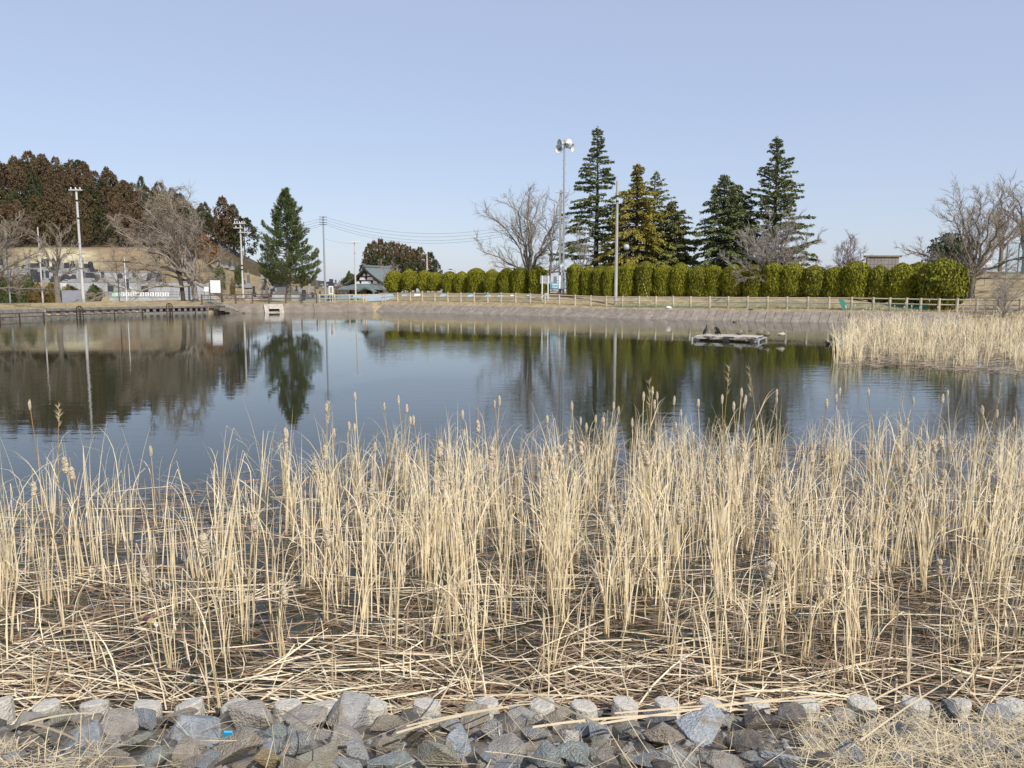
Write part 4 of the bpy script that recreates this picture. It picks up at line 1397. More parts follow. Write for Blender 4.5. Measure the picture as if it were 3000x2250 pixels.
M_hedge = foliage_mat('hedge_leaf', (.13, .138, .011), (.31, .295, .022), rough=.7)
M_hedge2 = foliage_mat('hedge_leaf_dark', (.105, .115, .012), (.26, .25, .024), rough=.7)
for m_ in (M_hedge, M_hedge2):
    tint_random(m_, [(0, (.45, .42, .4)), (.12, (.7, .66, .6)), (.5, (1, 1, 1)), (1, (1.0, 1.0, 1.0))], patches=(1.6, .63, (.15, .115, .055)))
_bush = {'dome': [bush_mesh(1, 'dome', 5200), bush_mesh(2, 'dome', 5200)], 'column': [bush_mesh(3, 'column', 5600), bush_mesh(4, 'column', 5600), bush_mesh(6, 'column', 5600)], 'ball': [bush_mesh(5, 'ball', 8000)], 'wild': [bush_mesh(7, 'wild', 4200), bush_mesh(8, 'wild', 4200), bush_mesh(9, 'wild', 4200)]}
for v in _bush.values():
    for me in v: me.materials.append(M_hedge)
stem_m = MB()
for k in range(5):
    a = k * 1.26
    stem_m.tube([(.05 * math.cos(a), .05 * math.sin(a), -.4), (.25 * math.cos(a), .25 * math.sin(a), .35), (.55 * math.cos(a), .55 * math.sin(a), .9)], [.05, .04, .025], 5)
stem_me = stem_m.mesh('stem'); stem_me.materials.append(M_bark)
HEDGE = [  # centre column, width px, top row, base row, kind
 (1156, 52, 791, 853, 'dome'), (1201, 46, 789, 853, 'dome'), (1246, 48, 791, 856, 'dome'), (1276, 44, 798, 857, 'dome'), (1318, 42, 793, 860, 'column'), (1354, 44, 795, 861, 'dome'), (1396, 50, 788, 862, 'column'), (1442, 48, 787, 862, 'dome'), (1484, 44, 786, 862, 'column'), (1524, 48, 787, 862, 'column'), (1576, 50, 784, 862, 'column'),
 (1684, 46, 772, 864, 'column'), (1724, 42, 779, 864, 'column'), (1757, 42, 777, 864, 'column'), (1784, 34, 782, 865, 'column'), (1836, 54, 773, 866, 'column'), (1892, 58, 769, 867, 'column'), (1944, 50, 776, 867, 'column'), (1994, 58, 773, 867, 'dome'), (2044, 58, 782, 867, 'column'), (2088, 52, 777, 867, 'column'), (2148, 72, 774, 867, 'dome'), (2206, 56, 776, 867, 'column'), (2264, 62, 769, 868, 'column'), (2320, 62, 774, 868, 'column'), (2384, 74, 778, 868, 'dome'),
 (2446, 62, 782, 868, 'column'), (2507, 70, 766, 868, 'column'), (2574, 72, 778, 868, 'dome'), (2640, 82, 773, 870, 'dome'), (2690, 70, 772, 872, 'column'), (2757, 118, 760, 880, 'ball')]
hl = {0: 'rounded yellow green hedge bush at the left end, next to the temple', 1: 'round hedge bush with bare stems showing, second from the left end', 2: 'broad rounded hedge bush, third from the left end', 3: 'low hedge bush leaning into its neighbour, fourth from the left end', 10: 'dome topped hedge bush behind the two legged sign',
      11: 'tall hedge bush at the right of the loudspeaker cabinets', 14: 'narrow hedge bush half hidden behind the concrete pole', 15: 'square shouldered hedge bush right of the concrete pole', 26: 'small separate hedge bush with gaps on both sides below the magnolia', 27: 'tallest square hedge bush left of the grey block wall', 28: 'round hedge bush in front of the grey block wall', 31: 'biggest round hedge bush at the right end of the row', 25: 'hedge bush with bare branches showing in its middle'}
rg = random.Random(61)
for i, (px, w, pt, pb, kind) in enumerate(HEDGE):
    off = 8.6 + rg.uniform(-.5, .5) + (1.5 if i < 11 else 0)
    if i in (30,): off += 1.2
    if i == 31: off = 7.0
    x, y = place(px, off)
    z0 = H(x, y) - .05
    k = y / FPX / 1.005
    rad_ = w * k * .5 * 1.1 * rg.uniform(.95, 1.06)
    h = zt(pt + rg.uniform(-2, 4), y) - z0
    lift = .38 if kind == 'dome' and i < 4 else .05
    side_ = 'left' if i < 11 else 'right'
    n = i + 1 if i < 11 else i - 10
    t = thing('hedge_bush', hl.get(i, f'clipped {["dome", "pillar"][kind == "column"]} shaped hedge bush, {ordn[n - 1]} from the left in the {side_} row'), 'bush', (x, y, z0), rg.uniform(0, 6.28), 'clipped hedge bushes behind the log fence')
    o = link('foliage', rg.choice(_bush[kind]), None, t, (0, 0, lift))
    o.scale = (rad_, rad_ * 1.0, h - lift)
    if i % 3 == 1 and i > 10:
        o.material_slots[0].link = 'OBJECT'; o.material_slots[0].material = M_hedge2
    s = link('stem', stem_me, None, t)
    s.scale = (rad_ * .8, rad_ * .8, .8)
# ------------------------------------------------------------------ wooded hill with a terraced cemetery, at the left
def pxof(x, y):
    return 1500 + x / y * FPX * 1.007
_cpx = [-400, -100, 0, 150, 260, 350, 430, 540, 600, 660, 700, 740, 800, 900, 1000, 1100]
_ccz = [24, 33, 35.5, 38.5, 36, 31, 27.5, 25.5, 23, 19.5, 16.5, 14, 10, 7, 5.0, 1.5]
def sm(a):
    a = min(1, max(0, a)); return a * a * (3 - 2 * a)
def hill(x, y):
    px = pxof(x, y)
    crest = float(np.interp(px, _cpx, _ccz))
    # terraces cut for the graves
    if y < 190.4: zt_ = .15
    elif y < 198.4: zt_ = 1.15
    elif y < 207.4: zt_ = 4.75
    elif y < 214: zt_ = 7.4 + (y - 207) * .12
    elif y < 236: zt_ = 8.2 + (min(15.5, crest) - 8.2) * sm((y - 214) / 22)
    else: zt_ = min(15.5, crest) + (crest - min(15.5, crest)) * sm((y - 236) / 50)
    zs = .6 + (crest - .6) * sm((y - 194) / 92) if y > 194 else .4
    zs += .5 * math.sin(y * .9) * (1 if 200 < y < 262 else 0)
    f = sm((px - 596) / 34)
    z = zt_ * (1 - f) + zs * f
    if y > 292: z *= 1 - sm((y - 292) / 120)
    if y < 189: z -= 1.2 * (189 - y) / 6
    if px > 1060: z -= 1.0
    return z
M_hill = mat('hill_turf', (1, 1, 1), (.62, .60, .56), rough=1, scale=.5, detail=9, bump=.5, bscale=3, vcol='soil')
mb = MB()
ysn = np.unique(np.concatenate([np.linspace(183, 216, 166), np.linspace(216, 300, 60), np.linspace(300, 430, 16)]))
pxs_ = np.linspace(-420, 1110, 190)
V, C4 = [], []
rg = random.Random(3)
for px in pxs_:
    for y in ysn:
        x = (px - 1500) / FPX / 1.007 * y
        V.append((x, y, hill(x, y)))
        n_ = math.sin(x * .37 + y * .21) * .5 + math.sin(x * .11 - y * .33) * .5
        c = np.array([.30, .235, .135]) + n_ * np.array([.03, .02, .01])
        if y > 214 and y < 240:
            e = sm(1.15 - abs((px - 200) / 150.0)) * sm((236 - y) / 8)
            c = c * (1 - e) + np.array([.60, .53, .34]) * e
            e2 = sm(1.3 - abs((px - 330) / 110.0)) * (1 - e)
            c = c * (1 - e2) + np.array([.31, .215, .13]) * e2
        if px > 600:
            e = .5 + .5 * math.sin(px * .05 + y * .6)
            c = c * (1 - .35 * e) + np.array([.22, .21, .16]) * .35 * e
            if px < 760 and y < 203:
                c = np.array([.50, .39, .17])
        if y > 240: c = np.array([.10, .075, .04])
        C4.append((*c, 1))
nr = len(ysn)
mb.add(V, [(i * nr + j, (i + 1) * nr + j, (i + 1) * nr + j + 1, i * nr + j + 1) for i in range(len(pxs_) - 1) for j in range(nr - 1)])
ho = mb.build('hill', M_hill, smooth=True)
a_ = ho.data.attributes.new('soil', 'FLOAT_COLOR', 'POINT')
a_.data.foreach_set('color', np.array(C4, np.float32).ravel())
tag(ho, kind='structure')

# retaining walls in poured sections
def wall_run(label, pxa, pxb, y, z0, z1, sec, name='retaining_wall', mt=None):
    xa, xb = (pxa - 1500) / FPX / 1.007 * y, (pxb - 1500) / FPX / 1.007 * y
    t = thing(name, label, 'wall', (xa, y, z0))
    n = max(1, int((xb - xa) / sec))
    w = (xb - xa) / n
    for i in range(n):
        b = MB(); b.box((w * (i + .5), .2 + rnd.uniform(-.01, .01), (z1 - z0) / 2), (w - .03, .4, z1 - z0)); b.build('wall_panel', mt or M_conc, t)
    b = MB(); b.box((w * n / 2, .17, z1 - z0 + .05), (w * n, .56, .1)); b.build('coping', mt or M_conc, t)
    return t
wall_run('low pale front retaining wall of the cemetery', 318, 742, 190, -1.0, 1.15, 6)
wall_run('middle pale retaining wall of the cemetery', 176, 622, 198, .5, 4.8, 5)
wall_run('upper pale retaining wall of the cemetery', 20, 470, 207, 4.4, 7.45, 5)
def rail_fence(label, pxa, pxb, y, z, hgt, sp, m_, name='railing'):
    xa, xb = (pxa - 1500) / FPX / 1.007 * y, (pxb - 1500) / FPX / 1.007 * y
    t = thing(name, label, 'railing', (xa, y, z))
    n = max(1, int(round((xb - xa) / sp)))
    w = (xb - xa) / n
    pm = MB(); pm.box((0, 0, hgt / 2), (.09, .09, hgt)); pme = pm.mesh('post')
    for i in range(n + 1):
        link('post', pme, m_ if i == 0 else None, t, (w * i, 0, 0))
    for zz in (hgt - .04, hgt * .45):
        b = MB(); b.box((w * n / 2, -.06, zz), (w * n + .1, .07, .07)); b.build('rail', m_, t)
    return t
M_iron = mat('brown_iron', (.075, .055, .045), rough=.7)
rail_fence('thin brown railing on the middle cemetery wall', 405, 622, 198.6, 4.9, 1.1, 2.6, M_iron)
rail_fence('thin brown railing on the upper cemetery wall', 262, 470, 207.6, 7.55, 1.1, 3.0, M_iron)
rail_fence('brown railing on the low front cemetery wall', 306, 745, 190.6, 1.25, 1.15, 3.0, M_iron)
# pale stair walls and ramps
M_whitec = mat('white_concrete', (.72, .70, .64), rough=.85, scale=1, col2=(.6, .58, .53))
def ramp(label, pa, pb, y, thick=.3):
    a, c = at(*pa, y), at(*pb, y)
    t = MB()
    lo = min(a.z, c.z) - 1.6
    t.extrude([(a.x, lo), (c.x, lo), (c.x, c.z), (a.x, a.z)], 'y', y, y + thick)
    o = t.build('stair_wall', M_whitec)
    return tag(o, label, 'stair wall')
ramp('white triangular stair wall against the middle cemetery wall', (362, 831), (402, 853), 196.6)
ramp('white stair wall below the upper cemetery wall', (226, 797), (240, 812), 205.6)
ramp('short white block wall behind the pollarded tree', (177, 829), (194, 830), 196.0)

# graves
M_gdark = mat('black_granite', (.035, .036, .045), (.06, .06, .07), rough=.35, scale=6, spec=.5)
M_ggrey = mat('grey_granite', (.34, .34, .33), (.26, .26, .25), rough=.6, scale=9)
M_gmid = mat('dark_grey_granite', (.115, .12, .12), (.17, .17, .17), rough=.5, scale=7)
def grave_mesh(kind):
    st, ba = MB(), MB()
    if kind == 'wide':
        ba.bbox((0, 0, .2), (1.5, 1.0, .4)); ba.bbox((0, 0, .52), (1.15, .7, .24))
        st.bbox((0, 0, 1.02), (.95, .25, .76), b=.04)
    elif kind == 'tall':
        ba.bbox((0, 0, .2), (1.2, 1.1, .4)); ba.bbox((0, 0, .55), (.75, .75, .3))
        st.bbox((0, 0, 1.25), (.42, .42, 1.1), b=.05)
    else:
        ba.bbox((0, 0, .18), (1.7, 1.1, .36)); ba.bbox((0, 0, .48), (.9, .6, .24))
        st.extrude([(-.42, .6), (.42, .6), (.36, 1.15), (.2, 1.32), (-.2, 1.32), (-.36, 1.15)], 'y', -.13, .13)
    return st.mesh('headstone'), ba.mesh('plinth')
GM = {k: grave_mesh(k) for k in ('wide', 'tall', 'round')}
def grave(label, x, y, z, kind, m1, m2, s=1.0, rz=0, dz=1.0):
    t = thing('gravestone', label, 'gravestone', (x, y, z), rz, 'gravestones in the hillside cemetery')
    for nm, me, mm in (('headstone', GM[kind][0], m1), ('plinth', GM[kind][1], m2)):
        if not me.materials: me.materials.append(None)
        o = link(nm, me, None, t)
        o.scale = (s, s, s * dz)
        o.material_slots[0].link = 'OBJECT'; o.material_slots[0].material = mm
    return t
_gl = []
rg = random.Random(15)
def row(desc, pxs, y, dark=.7, s=(1.2, 1.7)):
    for i, px in enumerate(pxs):
        x = (px - 1500) / FPX / 1.007 * y
        kind = rg.choice(('wide', 'tall', 'tall', 'round'))
        d = rg.random()
        m1 = M_gdark if d < dark else (M_gmid if d < .85 else M_ggrey)
        m2 = m1 if rg.random() < .45 else M_ggrey
        cn = 'black' if m1 is M_gdark else 'dark grey' if m1 is M_gmid else 'pale grey'
        kn = {'wide': 'wide', 'tall': 'tall pillar', 'round': 'round topped'}[kind]
        n_ = f'{ordn[i]} from the left' if i < len(ordn) else f'{ordn[len(pxs) - 1 - i]} from the right'
        _gl.append((grave('x', x, y + rg.uniform(-.5, .5), hill(x, y) - .05, kind, m1, m2, rg.uniform(*s), rg.uniform(-.15, .15), rg.uniform(.95, 1.35)), f'{cn} {kn} gravestone {desc}', px))
row('on the upper cemetery terrace', [12, 32, 56, 76, 88, 104, 118, 136, 146, 163, 173, 184, 196, 205, 217, 222, 232, 245, 259, 268], 208.9, .85, (1.3, 1.9))
row('on the middle cemetery terrace', [68, 84, 98, 108, 118, 124, 142, 162, 176, 190, 199, 208, 218, 236, 248, 262, 272, 290, 306, 357, 376, 399, 442, 455, 470], 200.2, .7, (1.2, 1.8))
row('behind the low front cemetery wall', [209, 322, 327, 345, 375, 408, 424], 193.2, .75, (1.4, 2.0))
row('low behind the pole with two crossarms', [722, 733, 744, 757, 768, 782, 795, 810, 822, 850, 872, 890, 905, 922, 938], 203, .45, (.9, 1.4))
row('on the brown slope left of the pine', [702, 716, 731, 770, 777, 800, 813, 830, 845, 868, 884, 908], 218, .45, (.9, 1.5))
row('halfway up the brown slope', [640, 648, 656, 668, 676, 684, 692, 699, 705, 728, 770, 790, 812, 930, 950], 238, .2, (.8, 1.3))
row('near the crest of the brown slope', [648, 662, 676, 690, 714, 724, 733, 745], 262, .05, (.9, 1.4))
row('on the low ridge left of the temple', [950, 962, 972, 984, 995, 1004, 1010, 1018, 1024, 1032], 246, .5, (.9, 1.3))
row('just behind the brown fence', [890, 903, 915, 930, 944, 965, 980, 996, 1012, 1030, 1044], 186.5, .35, (.9, 1.4))
tell_apart(_gl)
# the great dark monument behind the pine
x = (835 - 1500) / FPX / 1.007 * 190
t = thing('stone_monument', 'large dark stone monument on a stepped plinth behind the pine trunk', 'monument', (x, 190, .1))
b = MB(); b.extrude([(-1.25, 3.4), (1.3, 3.4), (1.2, 7.2), (.7, 7.7), (-.6, 7.6), (-1.15, 7.1)], 'y', -.3, .3); b.build('slab', M_gdark, t)
b = MB(); b.bbox((0, 0, 2.9), (3.4, 1.4, 1.0)); b.bbox((.3, 0, 2.1), (5.0, 1.9, .7)); b.build('plinth', M_gmid, t)
b = MB(); b.bbox((.4, -.2, .8), (6.4, 2.4, 1.8)); b.build('base', M_conc, t)

# white panels with dark print on the front railing
M_panel = mat('white_panel', (.78, .78, .76), rough=.6)
M_print = mat('panel_print', (.09, .09, .10), rough=.7)
M_green = mat('green_panel', (.36, .62, .42), rough=.6)
xs3 = np.linspace(356, 486, 10)
for i, px in enumerate([338] + list(xs3)):
    x = (px - 1500) / FPX / 1.007 * 190
    t = thing('banner', f'{"pale green" if i == 0 else "white"} banner panel hung on the front cemetery railing, {ordn[i]} from the left', 'banner', (x, 190.45, 1.3), 0, 'banners on the cemetery railing')
    b = MB(); b.box((0, 0, .5), (1.0 if i else 2.2, .04, .95)); b.build('panel', M_panel if i else M_green, t)
    b = MB()
    r2 = random.Random(i)
    for q in range(4):
        b.box((r2.uniform(-.1, .1), -.025, .2 + .19 * q), (r2.uniform(.25, .5), .01, .07))
    b.box((r2.uniform(-.15, .15), -.025, .5), (.08, .012, .6))
    b.build('print', M_print if i else M_panel, t)

# cedars: clumped rusty and green crowns
def cedar(seed, n=210):
    rs = np.random.RandomState(seed)
    P, S = [], []
    for k in range(n):
        z = rs.rand() ** .85
        prof = np.interp(z, [0, .12, .45, .75, 1], [.5, .9, 1.0, .78, .22])
        a = rs.rand() * 6.283
        r = prof * (.55 + .45 * rs.rand() ** .4)
        c = np.array([r * math.cos(a), r * math.sin(a), z])
        m = 12
        o = rs.normal(0, 1, (m, 3)); o /= np.linalg.norm(o, axis=1, keepdims=True)
        cl = .2 * (1.15 - .4 * z) * rs.uniform(.7, 1.2)
        pp = c + o * cl * rs.uniform(.3, 1, (m, 1)) * np.array([1, 1, .42])
        P.append(pp); S.append(np.full(m, .07))
    P = np.concatenate(P); S = np.concatenate(S)
    n_ = rs.normal(0, 1, P.shape) + np.array([0, 0, .5]); n_ /= np.linalg.norm(n_, axis=1, keepdims=True)
    u = np.cross(n_, rs.normal(0, 1, P.shape)); u /= np.linalg.norm(u, axis=1, keepdims=True)
    w = np.cross(n_, u)
    s = (S * rs.uniform(.6, 1.3, len(S)))[:, None]
    z2 = np.array([[1, 1, .4]])
    V = np.stack([P - u * s * z2, P + w * s * .7 * z2, P + u * s * z2, P - w * s * .7 * z2], 1).reshape(-1, 3)
    b = MB().add_np(V, np.arange(len(V)).reshape(-1, 4))
    return b.mesh('crown')
CED = [cedar(800 + i) for i in range(6)]
M_crust = foliage_mat('cedar_rust', (.088, .060, .034), (.165, .112, .06))
M_cgreen = foliage_mat('cedar_green', (.040, .048, .022), (.085, .085, .034))
M_cmix = foliage_mat('cedar_mixed', (.075, .058, .026), (.14, .105, .045))
ctr = MB(); ctr.tube([(0, 0, -.6), (0, 0, .5), (0, 0, .95)], [.035, .025, .006], 6)
ctm = ctr.mesh('trunk'); ctm.materials.append(M_barkdark)
for c in CED: c.materials.append(None)
rg = random.Random(33)
placed = []
_last = [None]
def add_cedar(x, y, z, h, r, mt, label, group):
    t = thing('cedar_tree', label, 'tree', (x, y, z), rg.uniform(0, 6.28), group)
    _last[0] = t.name
    lo = .16 * h
    o = link('crown', rg.choice(CED), None, t, (0, 0, lo)); o.scale = (r, r, h - lo)
    o.material_slots[0].link = 'OBJECT'; o.material_slots[0].material = mt
    s = link('trunk', ctm, None, t); s.scale = (h * .5, h * .5, h)
tries = 0
ced_list = []
while len(placed) < 150 and tries < 9000:
    tries += 1
    y = 233 + 66 * rg.random() ** .9
    px = rg.uniform(-160, 700)
    # lower edge of the wood
    ylow = float(np.interp(px, [-160, 30, 90, 110, 280, 300, 450, 470, 560, 620, 700], [233, 234, 243, 238, 236, 240, 242, 246, 252, 262, 272]))
    if y < ylow: continue
    x = (px - 1500) / FPX / 1.007 * y
    if any((x - a) ** 2 + (y - b_) ** 2 < 20 for a, b_ in placed): continue
    placed.append((x, y))
    z = hill(x, y)
    crest = y > 276
    h = rg.uniform(9.5, 13.5) if not crest else rg.uniform(8.5, 14.5)
    if px > 520: h *= .8
    d = rg.random()
    green = px < 140 and 248 < y < 268
    mt = (M_cgreen if d < .62 else M_cmix) if green else (M_crust if d < .62 else M_cmix if d < .85 else M_cgreen)
    cn = 'dark green' if mt is M_cgreen else 'rust brown' if mt is M_crust else 'brownish green'
    where = 'on the hill crest' if crest else ('low in the wood' if y < ylow + 7 else 'midway up the wood')
    zone = 'left of the tall pole' if px < 225 else ('behind the old cherry' if px < 560 else 'at its right end')
    sz = 'tall' if h > 13 else 'small' if h < 10.6 else 'medium'
    add_cedar(x, y, z, h, rg.uniform(2.5, 3.7), mt, 'x', 'cedars on the wooded hill')
    ced_list.append((bpy.data.objects[_last[0]], f'{sz} {cn} cedar {where}, {zone}', px))
tell_apart(ced_list)
# single trees at the right end of the wood
for px, pt, y, r, mt, lab in [(664, 582, 262, 3.6, M_crust, 'large dark brown cedar at the right end of the hill crest'), (690, 602, 266, 3.2, M_cmix, 'second large brown cedar beside it at the end of the crest'), (722, 640, 262, 4.6, M_cgreen, 'dense dark green round tree at the lower end of the hill crest'), (432, 520, 285, 2.2, M_cgreen, 'pointed dark cedar standing up alone on the hill crest')]:
    x = (px - 1500) / FPX / 1.007 * y
    z = hill(x, y)
    add_cedar(x, y, z, zt(pt, y) - z, r, mt, lab, 'cedars on the wooded hill')
# the clump behind the temple
for i, (px, pt) in enumerate([(1084, 716), (1100, 708), (1118, 704), (1136, 712), (1152, 712), (1168, 716), (1184, 718), (1200, 724), (1216, 732), (1232, 726), (1246, 744), (1090, 752), (1112, 748), (1140, 752), (1166, 756), (1192, 760), (1218, 764), (1262, 742), (1075, 760), (1276, 764)]):
    y = 300 + (i % 3) * 6 - (12 if i in range(11, 17) else 0)
    x = (px - 1500) / FPX / 1.007 * y
    z = 3.0
    low = 11 <= i < 17
    mt = M_cgreen if low or i in (17, 19) else (M_crust if i % 3 else M_cmix)
    add_cedar(x, y, z, zt(pt, y) - z, 2.9 if not low else 3.6, mt, f'{"green" if low or i in (17, 19) else "brown"} cedar in the clump behind the temple, {ordn[i]} counted along the clump', 'cedars behind the temple')
# shrubs on the slope and at the left edge
bb_ = [m_.copy() for m_ in _bush['wild']]
for m_ in bb_:
    m_.materials.clear(); m_.materials.append(None)
def shrub(label, px, y, pt, wpx, z, mt, grp='low shrubs around the cemetery', nm='shrub'):
    x = (px - 1500) / FPX / 1.007 * y
    t = thing(nm, label, 'bush', (x, y, z - .1), 0, grp)
    k = y / FPX
    o = link('foliage', bb_[int(px) % 3], None, t); t.rotation_euler.z = px * .7; o.scale = (wpx * k * .5, wpx * k * .5, max(.4, zt(pt, y) - z + .1))
    o.material_slots[0].link = 'OBJECT'; o.material_slots[0].material = mt
M_sgreen = foliage_mat('shrub_green', (.04, .06, .018), (.10, .11, .035))
M_srust = foliage_mat('shrub_rust', (.11, .075, .022), (.17, .12, .04))
M_sdry = foliage_mat('shrub_dry', (.16, .12, .085), (.24, .19, .14))
for px, pt, w, y, mt, lab in [(12, 808, 60, 115, M_sgreen, 'dark green shrub at the left edge of the bank'), (48, 803, 52, 118, M_sdry, 'dry twiggy shrub at the left, beside the blue grey pole'), (82, 806, 44, 114, M_sgreen, 'green shrub between the thin pole and the pollarded tree'), (112, 832, 60, 112, M_srust, 'low rusty shrub left of the pollarded tree trunk'), (150, 834, 46, 113, M_srust, 'low rusty hedge shrub just behind the pollarded tree'), (205, 838, 56, 113, M_srust, 'low brown shrub above the grey sheet'), (277, 836, 40, 104, M_sgreen, 'small olive shrub right of the tall utility pole'),
                            (646, 776, 34, 215, M_sgreen, 'dark round shrub on the brown slope'), (702, 782, 26, 218, M_sgreen, 'small green shrub by the pole with crossarms'), (682, 815, 16, 196, M_srust, 'tiny rusty shrub by the sand heap'), (1026, 798, 52, 225, M_sgreen, 'dark green shrub tree left of the temple roof'), (1000, 832, 40, 215, M_sdry, 'dry brush left of the temple')]:
    x = (px - 1500) / FPX / 1.007 * y
    z = max(H(x, y), hill(x, y) if y > 183 else -9)
    shrub(lab, px, y, pt, w, z, mt)
M_oldleaf = foliage_mat('old_leaf', (.16, .075, .03), (.24, .125, .05))
shrub('rust leaved oak bush behind the right side of the old cherry', 600, 228, 690, 90, 10.5, M_oldleaf)
shrub('round evergreen tree behind the large cherry at the right', 2778, 95, 690, 125, 5.2, foliage_mat('evergreen_grey', (.055, .068, .04), (.10, .115, .06)), None, 'evergreen_tree')

# sand heap and sheets at the left
M_sand = mat('sand', (.52, .41, .22), (.42, .33, .18), rough=1, scale=3)
M_sheet = mat('grey_sheet', (.30, .31, .36), (.25, .26, .30), rough=.6, scale=2)
a = at(180, 849, 104); c = at(262, 849, 104)
b = MB(); b.extrude([(a.x, .6), (c.x, .6), (c.x + .6, 1.4), (c.x - .4, 2.75), (a.x, 2.78)], 'y', 104, 104.15)
tag(b.build('sheet', M_sheet), 'plain grey sheet wall between the pollarded tree and the tall pole', 'sheet')

# ------------------------------------------------------------------ temple
M_roof = mat('copper_roof', (.175, .215, .21), (.12, .15, .15), rough=.55, scale=2, stretch=(1, 1, 1))
M_wood = mat('dark_timber', (.05, .038, .03), rough=.8)
M_plas = mat('white_plaster', (.78, .78, .77), rough=.9)
M_woodl = mat('grey_timber', (.20, .17, .14), (.14, .12, .10), rough=.85, scale=4)
TY = 178
a = at(1076, 860, TY)
tmp = thing('temple', 'Japanese temple hall with a steep grey green gable roof and white panelled gable', 'temple', (a.x, TY, a.z - .1), R(-24))
k = TY / FPX
hw = 5.0
def hgt(py): return zt(py, TY) - a.z
apex, eave = hgt(781), hgt(832)
def curve(u):   # u: 0 at the ridge, 1 at the eave
    return apex + (eave - apex) * (u ** .78 * .72 + u * .28) 
us = [i / 9 for i in range(10)]
for sx in (-1, 1):
    P, F = [], []
    for u in us:
        for yy_ in (-.9, 9.5):
            P.append((sx * u * hw * 1.12, yy_, curve(u) + (.25 * (u ** 6))))
    n = len(P)
    P += [(p[0], p[1], p[2] - .22) for p in P]
    for i in range(9):
        q = 2 * i
        F += [(q, q + 1, q + 3, q + 2), (n + q, n + q + 2, n + q + 3, n + q + 1), (q, q + 2, n + q + 2, n + q), (q + 1, n + q + 1, n + q + 3, q + 3)]
    F += [(n - 2, n - 1, 2 * n - 1, 2 * n - 2)]
    MB().add(P, F).build('roof', M_roof, tmp)
    b = MB()
    P, F = [], []
    for u in us:
        for dy in (-1.02, -.8):
            for dz in (-.14, -.62):
                P.append((sx * u * hw * 1.10, dy, curve(u) + dz))
    for i in range(9):
        q = 4 * i
        F += [(q, q + 1, q + 5, q + 4), (q + 2, q + 6, q + 7, q + 3), (q, q + 4, q + 6, q + 2), (q + 1, q + 3, q + 7, q + 5)]
    b.add(P, F); b.build('bargeboard', M_wood, tmp)
b = MB(); b.bbox((0, 4.3, apex + .18), (.5, 10.8, .5), b=.08); b.bbox((0, -.95, apex + .45), (.75, .4, .55), b=.1); b.bbox((0, 9.6, apex + .45), (.75, .4, .5), b=.1); b.build('ridge', M_roof, tmp)
b = MB(); b.add([(-hw * .98, -.2, eave), (hw * .98, -.2, eave)] + [(s_ * u * hw, -.2, curve(u) - .5) for s_ in (1, -1) for u in ([.8, .6, .4, .2, .02] if s_ == 1 else [.02, .2, .4, .6, .8])], [tuple(range(12))]); b.build('gable_wall', M_wood, tmp)
for z0, z1, segs in ((eave + .12, eave + .78, [(-2.9, -1.75), (-1.5, 1.4), (1.65, 2.9)]), (eave + 1.0, eave + 1.65, [(-1.9, -.15), (.1, 1.9)]), (eave + 1.9, eave + 2.45, [(-1.0, -.12), (.12, 1.0)])):
    for u0, u1 in segs:
        b = MB(); b.extrude([(u0, z0), (u1, z0), (u1 - .28, z1), (u0 + .28, z1)], 'y', -.27, -.22); b.build('plaster_panel', M_plas, tmp)
for z_ in (eave + .88, eave + 1.76):
    b = MB(); b.box((0, -.28, z_), (hw * 2 * (.72 if z_ < eave + 1 else .42), .16, .18)); b.build('beam', M_wood, tmp)
lo = hgt(846)
b = MB(); b.add([(-hw * 1.0, -.3, eave + .05), (hw * 1.0, -.3, eave + .05), (hw * 1.35, -2.4, lo), (-hw * 1.35, -2.4, lo), (-hw * 1.0, -.3, eave - .15), (hw * 1.0, -.3, eave - .15), (hw * 1.35, -2.4, lo - .2), (-hw * 1.35, -2.4, lo - .2)], [(3, 2, 1, 0), (4, 5, 6, 7), (2, 3, 7, 6), (0, 4, 7, 3), (1, 2, 6, 5), (0, 1, 5, 4)]); b.build('lower_roof', M_roof, tmp)
arc = [(-2.2, lo - .45), (-1.6, lo - .1), (-.8, lo + .35), (0, lo + .55), (.8, lo + .35), (1.6, lo - .1), (2.2, lo - .45), (2.2, lo - .65), (1.4, lo - .3), (0, lo + .2), (-1.4, lo - .3), (-2.2, lo - .65)]
b = MB(); b.extrude(arc, 'y', -3.6, -2.0, c=(1.9, 0, 0)); b.build('porch_roof', M_roof, tmp)
b = MB(); b.box((0, 3.2, lo / 2), (hw * 2.0, 6, lo)); b.build('wall', M_woodl, tmp)
b = MB(); b.box((1.8, .16, lo * .42), (3.4, .12, lo * .8)); b.build('doorway', M_dark, tmp)
for px_ in (-4.6, -2.4, 0, 3.8):
    b = MB(); b.box((px_, -.1, lo / 2), (.3, .3, lo)); b.build('pillar', M_wood, tmp)
b = MB(); b.ball((2.1, -.4, .55), (.22, .2, .55), 8, 6); b.build('lantern', M_ggrey, tmp)
